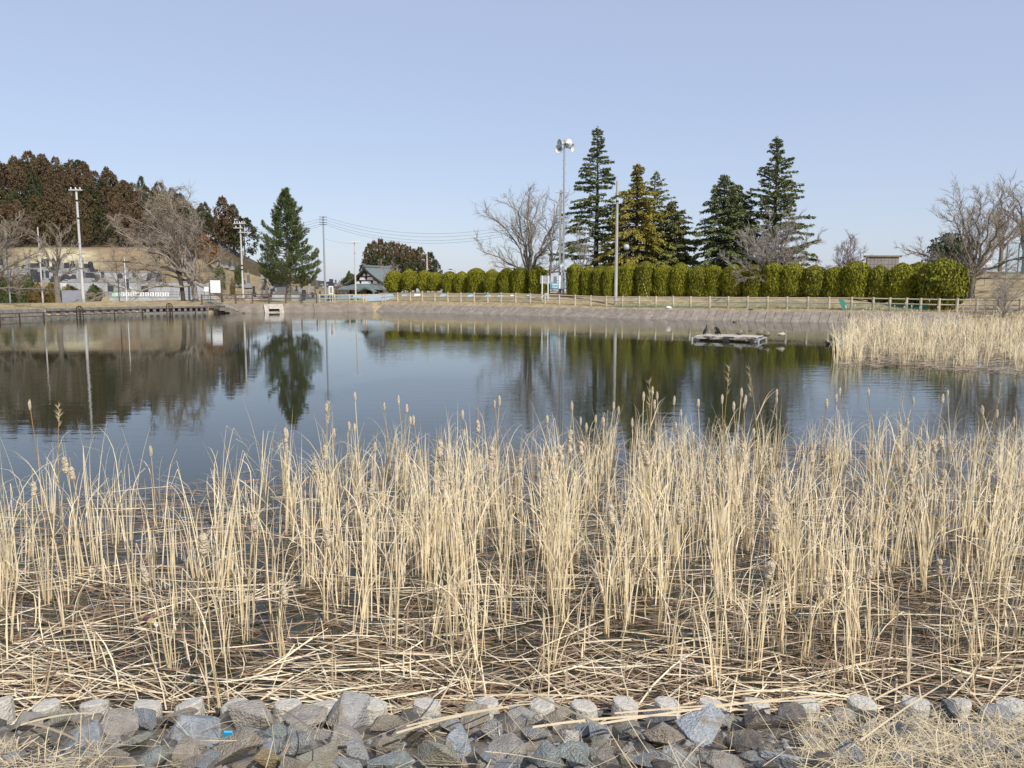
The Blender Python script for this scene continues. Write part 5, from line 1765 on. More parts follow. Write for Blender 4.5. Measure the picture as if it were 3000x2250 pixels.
# ------------------------------------------------------------------ fences
M_log = mat('weathered_log', (.60, .51, .38), (.45, .38, .28), rough=.85, scale=7, detail=6, bump=.2, stretch=(1, 1, .3))
M_logt = mat('cut_log_end', (.50, .42, .31), rough=.9)
M_brownf = mat('brown_fence', (.145, .095, .07), (.10, .07, .05), rough=.85, scale=6)
POSTS_B = [590, 651, 690, 739, 788, 836, 882, 927]
POSTS_L = [935, 980, 1023, 1064, 1071, 1118, 1129, 1165, 1202, 1237, 1274, 1312, 1350, 1389, 1429, 1468, 1511, 1554, 1597, 1639, 1685, 1731, 1777, 1824, 1873, 1922, 1973, 2024, 2080, 2134, 2191, 2250, 2307, 2368, 2431, 2496, 2560, 2609, 2658, 2700, 2754, 2807, 2864, 2930, 2993, 3060]
def fence_line(name, label, pxs, off, hgt_, pr, rr, m_post, m_rail, skip=()):
    pts = []
    for px in pxs:
        x, y = place(px, off)
        pts.append(Vector((x, y, H(x, y))))
    t = thing(name, label, 'fence', pts[0])
    pm = MB(); pm.lathe([(pr * 1.02, -.3), (pr, .1), (pr * .97, hgt_ - .02), (pr * .85, hgt_)], n=9)
    me = pm.mesh('post', smooth=False)
    for i, p in enumerate(pts):
        o = link('post', me, m_post if i == 0 else None, t, p - pts[0])
        o.rotation_euler = (rnd.uniform(-.015, .015), rnd.uniform(-.015, .015), rnd.uniform(0, 6))
    for i in range(len(pts) - 1):
        if i in skip: continue
        for f_ in (.90, .52):
            a_, b_ = pts[i] - pts[0] + Vector((0, -.0, hgt_ * f_)), pts[i + 1] - pts[0] + Vector((0, 0, hgt_ * f_))
            d = (b_ - a_).normalized() * pr * .8
            m_ = (a_ + b_) / 2 + Vector((0, 0, rnd.uniform(-.01, .004)))
            MB().tube([a_ + d, m_, b_ - d], rr, 7).build('rail', m_rail, t)
    return t, pts
fence_line('wooden_fence', 'dark brown post and rail fence behind the plain concrete slope', POSTS_B, 2.4, 1.3, .10, .055, M_brownf, M_brownf)
_, LP_ = fence_line('log_fence', 'long pale log post and rail fence along the far shore in front of the hedge', POSTS_L, 3.5, 1.12, .11, .055, M_log, M_log)

# green netting hung on the fence
m = bpy.data.materials.new('green_net'); m.use_nodes = True
t = m.node_tree; b_ = t.nodes['Principled BSDF']; b_.inputs['Base Color'].default_value = (.015, .16, .11, 1); b_.inputs['Roughness'].default_value = .6
tr_ = t.nodes.new('ShaderNodeBsdfTransparent'); mx = t.nodes.new('ShaderNodeMixShader'); mx.inputs[0].default_value = .26
t.links.new(tr_.outputs[0], mx.inputs[1]); t.links.new(b_.outputs[0], mx.inputs[2]); t.links.new(mx.outputs[0], t.nodes['Material Output'].inputs[0])
M_net = m
def net(label, pxa, pxb, h0, h1, sag=.25, out=.0, off=3.42):
    b = MB()
    n = max(4, int((pxb - pxa) / 12))
    V = []
    r2 = random.Random(int(pxa))
    for i in range(n + 1):
        px = pxa + (pxb - pxa) * i / n
        x, y = place(px, off)
        z = H(x, y)
        ph = (i % 4) / 4 * math.pi
        top = h1 - sag * abs(math.sin(ph)) * r2.uniform(.5, 1)
        V += [(x, y - .14 - out * r2.uniform(.4, 1), H(x, y - out) + h0), (x, y - .12 + r2.uniform(-.02, .02), z + (h0 + top) / 2), (x, y - .1, z + top)]
    F = []
    for i in range(n):
        F += [(3 * i, 3 * i + 3, 3 * i + 4, 3 * i + 1), (3 * i + 1, 3 * i + 4, 3 * i + 5, 3 * i + 2)]
    b.add(V, F)
    tag(b.build('net', M_net), label, 'net')
net('green netting sagging on the log fence by the concrete pole', 1800, 2080, .04, .62, .35, .7)
net('green netting along the log fence below the right hand firs', 2085, 2425, .12, .8, .15)
net('green netting along the right end of the log fence above the reeds', 2475, 2720, .0, .75, .2, .3)
net('dark green netting low behind the fence below the left hedge', 1170, 1590, .1, .62, .2, off=4.2)
net('faint green netting behind the brown fence under the pine', 790, 1060, .3, .85, .1, off=3.2)
# a loose torn piece of netting
x, y = place(2468, 3.2)
b = MB(); b.add([(x - .35, y, H(x, y) + .95), (x + .1, y, H(x, y) + .95), (x + .55, y - .3, H(x, y - .3) + .06), (x - .05, y - .3, H(x, y - .3) + .06)], [(0, 1, 2, 3)])
tag(b.build('net', mat('green_cloth', (.01, .15, .105), rough=.6)), 'bright green torn piece of netting hanging down from the log fence', 'net')

# ------------------------------------------------------------------ railing standing in the water and the two hooped frames
M_rust = mat('rusty_iron', (.045, .034, .03), (.075, .045, .032), rough=.85, scale=9)
rpx = [(-70, 944), (0, 941), (58, 938.5), (129, 935.5), (236, 931), (336, 927), (418, 923.5), (499, 921), (573, 919), (633, 917.5), (659, 917)]
rp = [on(a_, c_) for a_, c_ in rpx]
t = thing('water_railing', 'rusty iron railing standing in the water before the quay wall', 'railing', rp[0])
hts = [.62, .64, .66, .66, .66, .68, .68, .7, .72, .8, .8]
for p, h_ in zip(rp, hts):
    MB().tube([p - rp[0] + Vector((0, 0, -.9)), p - rp[0] + Vector((0, 0, h_ + .04))], .065, 6).build('post', M_rust, t)
for f_ in (1.0, .48):
    for i in range(len(rp) - 1):
        MB().tube([rp[i] - rp[0] + Vector((0, .06, hts[i] * f_)), rp[i + 1] - rp[0] + Vector((0, .06, hts[i + 1] * f_))], .042, 6).build('rail', M_rust, t)
def hoop(label, p, w, h_):
    t = thing('hooped_frame', label, 'frame', (p.x, p.y - .15, 0))
    for s in (-1, 1):
        pts = [(s * w / 2, 0, -.9), (s * w / 2, 0, h_ - w / 2)] + [(s * w / 2 * math.cos(a_), 0, h_ - w / 2 + w / 2 * math.sin(a_)) for a_ in (R(30), R(60), R(90))]
        MB().tube(pts, .055, 7).build('leg', M_rust, t)
    for q in (-.12, .12):
        MB().tube([(q * w, 0, -.9), (q * w, 0, h_ - .06)], .028, 5).build('bar', M_rust, t)
    for zz in (.15, .5):
        MB().tube([(-w / 2, 0, zz), (w / 2, 0, zz)], .03, 5).build('rung', M_rust, t)
    for a_ in (0, 60, 120):
        c = Vector((0, 0, h_ - w * .5)); d = Vector((math.cos(R(a_)), 0, math.sin(R(a_)))) * w * .46
        MB().tube([c - d, c + d], .02, 5).build('spoke', M_rust, t)
hoop('nearer rusty round topped frame standing in the water by the railing', on(237, 931), .66, 1.18)
hoop('farther rusty round topped frame standing before the old cherry', on(499, 921.5), .66, 1.3)

# stair handrails going down into the water
M_galv = mat('galvanised_steel', (.42, .45, .46), rough=.45, metal=.35, spec=.5)
M_gpaint = mat('green_paint', (.03, .14, .10), rough=.6)
p0, p1 = place(609, 2.2), on(718, 917.5)
a_ = Vector((p0[0], p0[1], H(*p0) + 1.15)); c_ = Vector((p1.x, p1.y - .2, -.1))
t = thing('stair_handrail', 'galvanised pair of handrails sloping down into the water by the brown fence', 'handrail', a_ - Vector((0, 0, 1.15)))
o0 = a_ - Vector((0, 0, 1.15))
MB().tube([a_ - o0, c_ - o0], .04, 7).build('rail', M_galv, t)
MB().tube([a_ - o0 - Vector((0, 0, .5)), c_ - o0 + (a_ - c_) * .2 - Vector((0, 0, .5))], .035, 7).build('rail', M_galv, t)
for f_ in (0, .33, .66):
    q = a_ + (c_ - a_) * f_ - o0
    MB().tube([q - Vector((0, 0, 1.3)), q], .04, 6).build('post', M_gpaint, t)
st = thing('concrete_stair', 'narrow concrete stair beside the handrails on the far shore', 'stair', o0)
v = c_ - a_
for i in range(7):
    f_ = (i + .5) / 7
    q = v * f_
    b = MB(); b.box((q.x, q.y - .5, .12 + (-.3 - .12 - o0.z + .2) * f_), (abs(v.x) / 7 * 1.02, 1.3, .34)); b.build('step', M_bankc, st)
b = MB(); q = a_ - o0
b.add([q + Vector((.05, .05, -.35)), q + v * .55 + Vector((0, .05, -.25)), q + v * .55 + Vector((0, .05, -1.0)), q + Vector((.05, .05, -1.15))], [(0, 1, 2, 3)])
b.build('net', M_net, t)

# ------------------------------------------------------------------ poles, wires
M_pole = mat('concrete_pole', (.60, .58, .54), (.48, .46, .43), rough=.8, scale=2.2, detail=6, stretch=(1, 1, .25))
M_polec = mat('aged_concrete_pole', (.50, .48, .42), (.38, .36, .32), rough=.85, scale=2, detail=7, stretch=(1, 1, .3), bump=.1)
M_polem = mat('grey_steel_pole', (.33, .36, .39), rough=.5, metal=.3, spec=.5)
M_pwhite = mat('white_paint', (.80, .80, .78), rough=.5)
M_band = mat('black_band', (.03, .03, .03), rough=.7)
def pole(name, label, px, off, pt, pb, r0, r1, m_, arms=(), bands=(), cat='pole', yabs=None, insul=True, zb=None):
    if yabs:
        y = yabs; x = (px - 1500) / FPX / 1.007 * y; z = zb if zb is not None else at(px, pb, y).z
    else:
        x, y = place(px, off); z = H(x, y)
    h = zt(pt, y) - z
    t = thing(name, label, cat, (x, y, z))
    MB().lathe([(r0, -.4), (r0, 0), (r1, h), (r1 * .6, h + .02)], n=12).build('shaft', m_, t, smooth=False)
    k = y / FPX
    for (py, w0, w1, n) in arms:
        zz = zt(py, y) - z
        b = MB(); b.box(((w0 + w1) / 2 * k, -r1 - .06, zz), ((w1 - w0) * k, .1, .12)); b.build('crossarm', m_ if m_ is not M_polem else M_galv, t)
        for i in range(n):
            xx = (w0 + (w1 - w0) * (i + .5) / n) * k if n > 1 else 0
            MB().lathe([(.035, 0), (.075, .06), (.05, .12), (.08, .17), (.03, .24)], (xx, -r1 - .06, zz + .06), 8).build('insulator', M_pwhite, t)
    for py in bands:
        zz = zt(py, y) - z
        rr = r0 + (r1 - r0) * zz / h
        MB().lathe([(rr + .015, -.1), (rr + .015, .1)], (0, 0, zz), 12).build('band', M_band, t)
    return t, Vector((x, y, z)), h
pole('utility_pole', 'tall white concrete utility pole with one crossarm before the cemetery', 243, 11, 553, 881, 0.164, 0.109, M_pole, [(557, -19, 20, 3)], [(590, ), ] and [588, 640])
pole('thin_pole', 'thin whitish pole behind the pollarded tree', 124, 22, 666, 850, 0.094, 0.062, M_pole, bands=[708])
pole('lamp_pole', 'blue grey steel lamp pole at the left edge', 28, 10, 690, 872, 0.078, 0.055, M_polem)
pole('utility_pole', 'grey concrete pole right behind the old cherry trunk', 554, 14, 738, 884, 0.148, 0.117, M_polem)
pole('utility_pole', 'white utility pole with two crossarms left of the pine', 712, 13, 652, 872, 0.148, 0.101, M_pole, [(655, -18, 16, 5), (681, -4, 32, 0), (668, -18, 8, 2)], [778, 790])
tp6, P6, h6 = pole('utility_pole', 'grey steel utility pole holding four wires right of the pine', 953, 12, 634, 872, 0.156, 0.101, M_polem, [], [])
pole('utility_pole', 'white utility pole with many insulators before the temple', 1042, 20, 708, 864, 0.133, 0.086, M_pole, [(712, -19, 17, 6), (740, -4, 3, 0)], [])
pole('utility_pole', 'short white pole showing above the left hedge', 1252, 45, 744, 800, 0.133, 0.109, M_pole, [(744, -14, 3, 2)], [])
pole('utility_pole', 'plain tall concrete pole before the golden fir', 1804, 4.6, 530, 886, 0.183, 0.129, M_polec, [], [575, 590])
pole('thin_pole', 'thin white pole standing before the cemetery banners', 370, 16, 755, 876, 0.058, 0.039, M_pwhite)
# street lamp arm reaching in from the left of the thin pole
M_lampd = mat('dark_lamp', (.04, .035, .03), rough=.6)
x, y = place(243, 11)
t = thing('street_lamp', 'dark street lamp on a long thin arm right of the tall utility pole', 'lamp', (x, y - .1, zt(765, y)))
MB().tube([(.1, 0, .02), (2.2, 0, .0), (4.9, 0, -.06)], .025, 5).build('arm', M_lampd, t)
MB().bbox((5.3, 0, -.08), (.75, .25, .16), b=.05).build('lamp_head', M_lampd, t)
# small curved street lamp over the hedge
x, y = place(1330, 40)
t = thing('street_lamp', 'small curved street lamp showing above the left hedge', 'lamp', (x, y, H(x, y)))
hz = zt(798, y) - H(x, y)
MB().tube([(.4, 0, 0), (.4, 0, hz * .9), (.25, 0, hz + .3), (-.35, 0, hz + .55)], .05, 6).build('post', M_polem, t)
MB().bbox((-.6, 0, hz + .52), (.6, .22, .14), b=.04).build('lamp_head', M_lampd, t)
# globe lamp
x, y = place(1833, 11)
z = H(x, y)
t = thing('globe_lamp', 'park lamp with a clear globe on a thin post before the golden fir', 'lamp', (x, y, z))
hz = zt(724, y) - z
MB().tube([(0, 0, 0), (0, 0, hz - .3)], .05, 7).build('post', M_lampd, t)
gm = mat('lamp_glass', (.50, .52, .52), rough=.2, spec=.6)
MB().ball((0, 0, hz), (.33, .33, .36), 12, 9).build('globe', gm, t)
MB().lathe([(.16, hz - .45), (.2, hz - .33)], n=10).build('collar', M_lampd, t)
MB().ball((0, -.02, hz + .34), (.2, .2, .06), 10, 4).build('cap', M_lampd, t)

# wires
M_wire = mat('wire', (.06, .065, .07), rough=.6)
def wire(label, a_, c_, sag, r=.012, n=24, grp=None):
    pts = [a_ + (c_ - a_) * (i / n) - Vector((0, 0, 4 * sag * (i / n) * (1 - i / n))) for i in range(n + 1)]
    b = MB(); b.tube([p - a_ for p in pts], r, 4)
    tag(b.build('power_line', M_wire, loc=a_), label, 'wire', grp)
y6 = P6.y
xr, yr = place(1640, 8)
x5, y5 = place(712, 13)
nm = ['topmost', 'second', 'third', 'lowest']
for i, (pyl, pyr, pys) in enumerate([(636, 642, 655), (644, 648, 662), (652, 655, 669), (658, 660, 676)]):
    a_ = at(953, pyl, y6)
    sx_ = MB(); sx_.tube([(-.55, 0, pyl * 0), (.55, 0, 0)], .035, 5)
    o = sx_.build('insulator_arm', M_lampd, tp6, (0, -.1, a_.z - P6.z))
    wire(f'{nm[i]} of the four wires from the grey pole to the loudspeaker mast', a_, Vector((xr, yr, zt(pyr - 12, yr))), 2.2 + .12 * i, grp='wires over the temple')
    wire(f'{nm[i]} of the four wires passing behind the pine', a_, Vector((x5, y5, zt(pys + 18, y5))), .5, grp='wires behind the pine')
wire('guy wire slanting down from the plain concrete pole to the grass', at(1806, 580, place(1804, 4.6)[1]), Vector((*place(1906, 4.4), H(*place(1906, 4.4)))), .0, .014)
x, y = place(1890, 4.45)
g0, g1 = at(1806, 580, place(1804, 4.6)[1]), Vector((*place(1906, 4.4), H(*place(1906, 4.4))))
b = MB()
for i in range(7):
    b_a, b_c = g0 + (g1 - g0) * (.80 + .027 * i), g0 + (g1 - g0) * (.80 + .027 * i + .014)
    b.tube([b_a - g0, b_c - g0], .04, 6)
tag(b.build('guy_sleeve', mat('yellow_sleeve', (.55, .42, .08), rough=.6), loc=g0), 'striped yellow sleeve on the lower end of the guy wire', 'sleeve')
wire('slanting thin wire from the loudspeaker mast down to the hedge', at(1650, 556, place(1648, 8)[1]), at(1730, 790, place(1730, 8)[1]), .3, .01)
wire('faint wire running left from the pole before the temple', at(1042, 713, place(1042, 20)[1]), at(953, 700, y6), .2, .009)

# ------------------------------------------------------------------ loudspeaker mast with cabinets
x, y = place(1650, 8)
z = H(x, y)
k = y / FPX
ms = thing('loudspeaker_mast', 'tall steel loudspeaker mast with four horns standing between the hedge rows', 'mast', (x, y, z))
h = zt(410, y) - z
MB().lathe([(.125, -.3), (.125, 0), (.085, h), (.05, h + .03)], n=12).build('shaft', M_polem, ms)
for i in range(26):
    zz = h * (.3 + .026 * i)
    s = 1 if i % 2 else -1
    MB().tube([(s * .1, 0, zz), (s * .27, 0, zz)], .012, 4).build('climbing_peg', M_polem, ms)
M_horn = mat('horn_grey', (.62, .62, .60), rough=.45, spec=.5)
M_hornin = mat('horn_inside', (.62, .61, .58), rough=.5)
def horn(dx, dzp, azd, tilt=0):
    # axis points along the horn's mouth
    zc = zt(dzp, y) - z
    ax = Vector((math.sin(R(azd)), -math.cos(R(azd)), math.sin(R(tilt)))).normalized()
    M = ax.to_track_quat('Z', 'Y').to_matrix()
    c = Vector((dx * k, -.1, zc))
    prof = [(.05, -.75), (.10, -.72), (.12, -.5), (.13, -.35), (.20, -.15), (.32, .0), (.50, .12)]
    P, F = [], []
    n = 18
    inner = [(.46, .10), (.29, -.02), (.17, -.17), (.08, -.36), (.0, -.4)]
    b = MB()
    allp = prof + [(.50, .135)] + inner
    for r_, hh in allp:
        for i in range(n):
            a__ = 6.2832 * i / n
            P.append(M @ Vector((r_ * math.cos(a__), r_ * math.sin(a__), hh)) + c)
    for q in range(len(allp) - 1):
        for i in range(n):
            j = (i + 1) % n
            F.append((q * n + i, q * n + j, (q + 1) * n + j, (q + 1) * n + i))
    b.add(P, F)
    o = b.build('horn_speaker', M_horn, ms, smooth=True)
    MB().tube([c + ax * -.5, Vector((0, 0, zc - .05))], .04, 6).build('bracket', M_polem, o)
    MB().ball(c + ax * -.12, (.07, .07, .07), 8, 6).build('driver_cone', M_lampd, o)
horn(-11.5, 421, -62, -6)
horn(-15, 437, -28, -8)
horn(9.5, 420, 155, 5)
horn(21, 433, 62, -10)
# second, shorter concrete pole strapped beside it
x2, y2 = place(1640, 8.1)
t = thing('utility_pole', 'shorter pale concrete pole right beside the loudspeaker mast', 'pole', (x2, y2, H(x2, y2)))
h2 = zt(556, y2) - H(x2, y2)
MB().lathe([(.165, -.3), (.165, 0), (.11, h2), (.07, h2 + .02)], n=12).build('shaft', M_polec, t)
b = MB(); b.box((.15, -.2, h2 - .35), (1.5, .08, .08)); b.build('crossarm', M_galv, t)
for i in range(5):
    MB().lathe([(.03, 0), (.07, .05), (.04, .1), (.07, .15), (.02, .2)], (-.5 + .32 * i, -.2, h2 - .31), 7).build('insulator', M_pwhite, t)
def cabinet(label, px, pt, pb, w, off, slot=True):
    x_, y_ = place(px, off)
    kk = y_ / FPX
    zb, z1 = at(px, pb, y_).z, zt(pt, y_)
    t = thing('control_cabinet', label, 'cabinet', (x_, y_, zb), 0, 'white cabinets on the loudspeaker mast')
    hh = z1 - zb
    MB().bbox((0, 0, hh / 2), (w * kk, .32, hh), b=.02).build('body', M_pwhite, t)
    MB().bbox((0, -.01, hh + .03), (w * kk * 1.08, .4, .05), b=.01).build('lid', M_pwhite, t)
    MB().box((-.02, -.166, hh / 2), (w * kk * .86, .012, hh * .9)).build('door', M_pwhite, t)
    if slot: MB().box((w * kk * .34, -.178, hh * .72), (.06, .012, hh * .3)).build('vent', M_band, t)
    MB().box((-w * kk * .3, -.18, hh * .5), (.03, .02, .12)).build('handle', M_galv, t)
cabinet('large white control cabinet low on the loudspeaker mast', 1645, 808, 846, 17, 7.7)
cabinet('small upper white cabinet on the loudspeaker mast', 1646, 775, 797, 10.5, 7.7, False)
cabinet('pale cabinet behind the mast at its left', 1626, 811, 829, 9, 8.6, False)
x_, y_ = place(1645, 7.75)
t = thing('cable_bundle', 'black cables hanging below the large white cabinet', 'cables', (x_, y_, zt(846, y_)))
for q in (-.28, -.14, .02):
    MB().tube([(q, 0, 0), (q - .12, 0, -.35), (q - .3, .05, -.6)], .03, 5).build('cable', M_band, t)
MB().tube([(.22, 0, 0), (.22, 0, -.9)], .04, 6).build('conduit', M_galv, t)

# ------------------------------------------------------------------ signs and boards
x, y = place(632, 3.4); z = H(x, y); k = y / FPX
t = thing('notice_board', 'large white notice board in a brown frame behind the brown fence', 'board', (x, y, z))
w, z0, z1 = 30 * k, zt(858, y) - z, zt(821, y) - z
MB().box((0, 0, (z0 + z1) / 2), (w, .06, z1 - z0)).build('panel', M_pwhite, t)
for s in (-1, 1):
    MB().box((s * (w / 2 + .05), 0, z1 / 2 + .05), (.1, .1, z1 + .15)).build('leg', M_brownf, t)
for zz in (z0 - .05, z1 + .05):
    MB().box((0, 0, zz), (w, .09, .09)).build('frame_bar', M_brownf, t)
x, y = place(605, 3.0); z = H(x, y)
t = thing('sign', 'small white sign at the top of the stair handrails', 'sign', (x, y, z))
MB().box((0, 0, zt(847, y) - z), (13 * k, .05, 14 * k)).build('panel', M_pwhite, t)
MB().tube([(0, .05, 0), (0, .05, zt(845, y) - z)], .035, 6).build('post', M_galv, t)
x, y = place(970, 5.2); z = H(x, y); k = y / FPX
t = thing('sign', 'upright white information sign on two legs right of the grey pole', 'sign', (x, y, z))
z0, z1 = zt(862, y) - z, zt(838, y) - z
MB().box((0, 0, (z0 + z1) / 2), (13.5 * k, .05, z1 - z0)).build('panel', M_pwhite, t)
MB().box((0, -.03, (z0 + z1) / 2), (8 * k, .01, (z1 - z0) * .75)).build('print', M_ggrey, t)
for s in (-1, 1):
    MB().tube([(s * 3.6 * k, .05, 0), (s * 3.6 * k, .05, z0 + .3)], .035, 6).build('leg', M_pwhite, t)
x, y = place(1597, 5.6); z = H(x, y); k = y / FPX
t = thing('sign', 'back of a grey sign board on two white legs before the hedge gap', 'sign', (x, y, z))
z0, z1 = zt(830, y) - z, zt(808, y) - z
M_sback = mat('sign_back', (.36, .37, .38), rough=.6)
MB().box((0, .06, (z0 + z1) / 2), (28 * k, .04, z1 - z0)).build('panel', M_sback, t)
for f_ in (0, .5, 1):
    MB().box((0, .02, z0 + (z1 - z0) * f_), (28 * k, .05, .05)).build('batten', M_galv, t)
for s in (-1, 1):
    MB().box((s * 8.6 * k, -.03, z1 / 2), (.1, .06, z1)).build('leg', M_pwhite, t)

# light blue sheets: ramp beside the fence and covers behind the hedge
M_blue = mat('pale_blue_sheet', (.42, .54, .66), (.36, .47, .60), rough=.55, scale=1.5, bump=.3)
M_tarp = mat('bright_blue_tarp', (.40, .66, .80), (.30, .56, .72), rough=.5, scale=1.2, bump=.4)
def sheet(label, pts, off, m_, thick=.12):
    x_, y_ = place(pts[0][0], off)
    P = [at(a__, c__, y_) for a__, c__ in pts]
    b = MB(); b.extrude([(p.x, p.z) for p in P], 'y', y_, y_ + thick)
    tag(b.build('sheet', m_), label, 'sheet', 'pale blue sheets behind the fence')
sheet('long pale blue wall panel behind the fence before the temple', [(1075, 882), (1072, 865), (1128, 859), (1150, 860), (1160, 880)], 5.2, M_blue)
sheet('pale blue wall panel before the pole with many insulators', [(1030, 874), (1036, 864), (1072, 863), (1070, 876)], 6.0, M_blue)
sheet('blue panel left of the pole with many insulators', [(996, 874), (996, 865), (1030, 864), (1030, 874)], 6.5, mat('blue_panel', (.20, .32, .46), rough=.6))
for i, (px, w, hpx, mm) in enumerate([(1186, 24, 8, M_blue), (1222, 22, 12, M_pwhite), (1298, 22, 10, M_blue), (1380, 24, 8, M_tarp), (1430, 18, 8, M_tarp), (1466, 20, 6, M_tarp), (1500, 12, 5, M_pwhite), (1550, 16, 5, M_tarp), (1600, 20, 9, M_tarp)]):
    x_, y_ = place(px, 7.2)
    kk = y_ / FPX
    b = MB(); P = [(-w * .5, 0), (w * .5, 0), (w * .42, hpx * .75), (w * .1, hpx), (-w * .3, hpx * .8)]
    b.extrude([(u * kk, v_ * kk) for u, v_ in P], 'y', -.15, .35)
    tag(b.build('tarp', mm, loc=(x_, y_, zt(870 if px < 1500 else 868, y_))), f'{["pale blue", "white"][mm is M_pwhite] if mm is not M_tarp else "bright blue"} tarp bundle under the left hedge, {ordn[i]} from the left', 'tarp', 'tarps under the left hedge')
x_, y_ = place(1632, 13)
P = [at(1590, 856, y_), at(1690, 850, y_), at(1688, 812, y_), at(1664, 816, y_), at(1625, 822, y_), at(1598, 838, y_)]
t = thing('tarp_tent', 'bright blue striped tarp tent seen through the hedge gap behind the mast', 'tarp', (0, y_, 0))
b = MB(); b.extrude([(p.x, p.z) for p in P], 'y', 0, 2.0); b.build('cover', M_tarp, t)
for i in range(5):
    a__, c__ = at(1594 + 6 * i, 852 - 8 * i, y_), at(1690, 850 - 8.5 * i, y_)
    MB().tube([(a__.x + .4, -.03, a__.z), (c__.x - .1, -.03, c__.z)], .05, 5).build('stripe', M_pwhite, t)

# ------------------------------------------------------------------ right background
M_block = mat('block_wall', (.30, .27, .235), (.22, .20, .175), rough=.9, scale=3)
x, y = place(2580, 24); z = H(x, y); k = y / FPX
t = thing('block_wall', 'grey block wall with a flat cap behind the hedge', 'wall', (x, y, z))
W_, h_ = 92 * k, zt(754, y) - z
nx, nz = 9, 8
for i in range(nx):
    for j in range(nz):
        MB().box((-W_ / 2 + W_ * (i + .5) / nx, rnd.uniform(-.008, .008), h_ * (j + .5) / nz), (W_ / nx - .02, .3, h_ / nz - .02)).build('block', M_block, t)
MB().box((0, .03, h_ / 2), (W_ - .06, .2, h_ - .06)).build('core', M_bankc, t)
MB().bbox((0, 0, h_ + .1), (W_ + .5, .6, .2), b=.03).build('cap', M_bankc, t)
M_court = mat('court_fence_green', (.05, .16, .16), rough=.6)
m = M_net.copy(); m.name = 'court_mesh'
m.node_tree.nodes['Principled BSDF'].inputs['Base Color'].default_value = (.16, .30, .33, 1)
for n_ in m.node_tree.nodes:
    if n_.type == 'MIX_SHADER': n_.inputs[0].default_value = .2
x, y = place(2942, 30); z = H(x, y) ; k = y / FPX
t = thing('court_fence', 'tall green wire court fence at the right edge', 'fence', (x, y, z))
h_ = zt(712, y) - z
for i in range(8):
    MB().tube([(i * 1.15, 0, 0), (i * 1.15, 0, h_)], .05, 6).build('post', M_court, t)
for f_ in (.5, 1.0):
    MB().tube([(0, 0, h_ * f_), (8.05, 0, h_ * f_)], .035, 5).build('rail', M_court, t)
MB().add([(0, .03, 0), (8.05, .03, 0), (8.05, .03, h_), (0, .03, h_)], [(0, 1, 2, 3)]).build('wire_mesh', m, t)
x, y = place(2884, 24); z = H(x, y); k = y / FPX
t = thing('sign', 'white box sign on the grass slope behind the large cherry', 'sign', (x, y, z))
MB().bbox((0, 0, zt(766, y) - z), (22 * k, .4, 20 * k), b=.03).build('panel', M_pwhite, t)
MB().box((0, -.22, zt(760, y) - z), (18 * k, .02, 4 * k)).build('print', M_ggrey, t)
MB().tube([(0, .05, 0), (0, .05, zt(770, y) - z)], .05, 6).build('post', M_galv, t)
# path below the slope
M_asph = mat('path_asphalt', (.24, .225, .215), (.19, .18, .17), rough=.9, scale=3)
V = []
for px in np.linspace(2770, 3200, 24):
    for off in (7.6, 9.6):
        x, y = place(px, off)
        V.append((x, y, H(x, y) + .05))
tag(MB().add(V, [(2 * i, 2 * i + 2, 2 * i + 3, 2 * i + 1) for i in range(23)]).build('path', M_asph), kind='structure')
# orange machine and white van roof just showing over the hedge
M_or = mat('orange_paint', (.62, .30, .02), rough=.45)
x, y = place(2308, 26); z = H(x, y)
t = thing('digger', 'orange construction machine showing over the hedge behind the bare cherry', 'machine', (x, y, z))
h_ = zt(768, y) - z
MB().bbox((0, 0, h_ * .72), (1.7, 1.2, h_ * .5), b=.08).build('body', M_or, t)
MB().bbox((1.2, 0, h_ * .85), (.8, .9, h_ * .36), b=.06).build('cab', M_pwhite, t)
MB().box((0, 0, h_ * .25), (2.6, 1.5, h_ * .45)).build('track', M_band, t)

# ------------------------------------------------------------------ raft with birds
M_raft = mat('bleached_wood', (.55, .50, .43), (.36, .31, .26), rough=.9, scale=6, detail=7, bump=.3, stretch=(.3, 1, 1))
M_raftd = mat('raft_side', (.46, .42, .37), (.07, .06, .05), rough=.9, scale=3, detail=5, sharp=(.45, .55))
cL, cR = on(2054, 996), on(2238, 1001)
rf = thing('raft', 'weathered wooden raft floating on the pond, with birds resting on it', 'raft', ((cL.x + cR.x) / 2, (cL.y + cR.y) / 2 + .6, 0), math.atan2(cR.y - cL.y, cR.x - cL.x))
RL, RW, RZ = (cR - cL).length, 2.2, .2
for i in range(9):
    y0 = -RW / 2 + RW * (i + .5) / 9
    MB().bbox((rnd.uniform(-.04, .04), y0, RZ + .04 + rnd.uniform(-.008, .008)), (RL - rnd.uniform(0, .1), RW / 9 - .02, .05), b=.01).build('plank', M_raft, rf)
for y0 in (-RW / 2 - .03, RW / 2 + .03):
    MB().bbox((0, y0, RZ - .02), (RL, .08, .16), b=.015).build('side_beam', M_raftd, rf)
for x0 in (-RL / 2 + .3, 0, RL / 2 - .3):
    MB().bbox((x0, 0, .04), (.3, RW * .8, .2), b=.04).build('float', M_raftd, rf)
for s in (-1, 1):
    MB().tube([(s * RL / 2 + s * .08, -RW / 2 - .25, .12), (s * RL / 2 + s * .14, RW / 2, .14)], .05, 6).build('end_pole', M_galv, rf)
    MB().tube([(s * RL / 2 + s * .08, -RW / 2 - .25, -.1), (s * RL / 2 + s * .08, -RW / 2 - .25, .2)], .06, 6).build('corner_post', M_galv, rf)

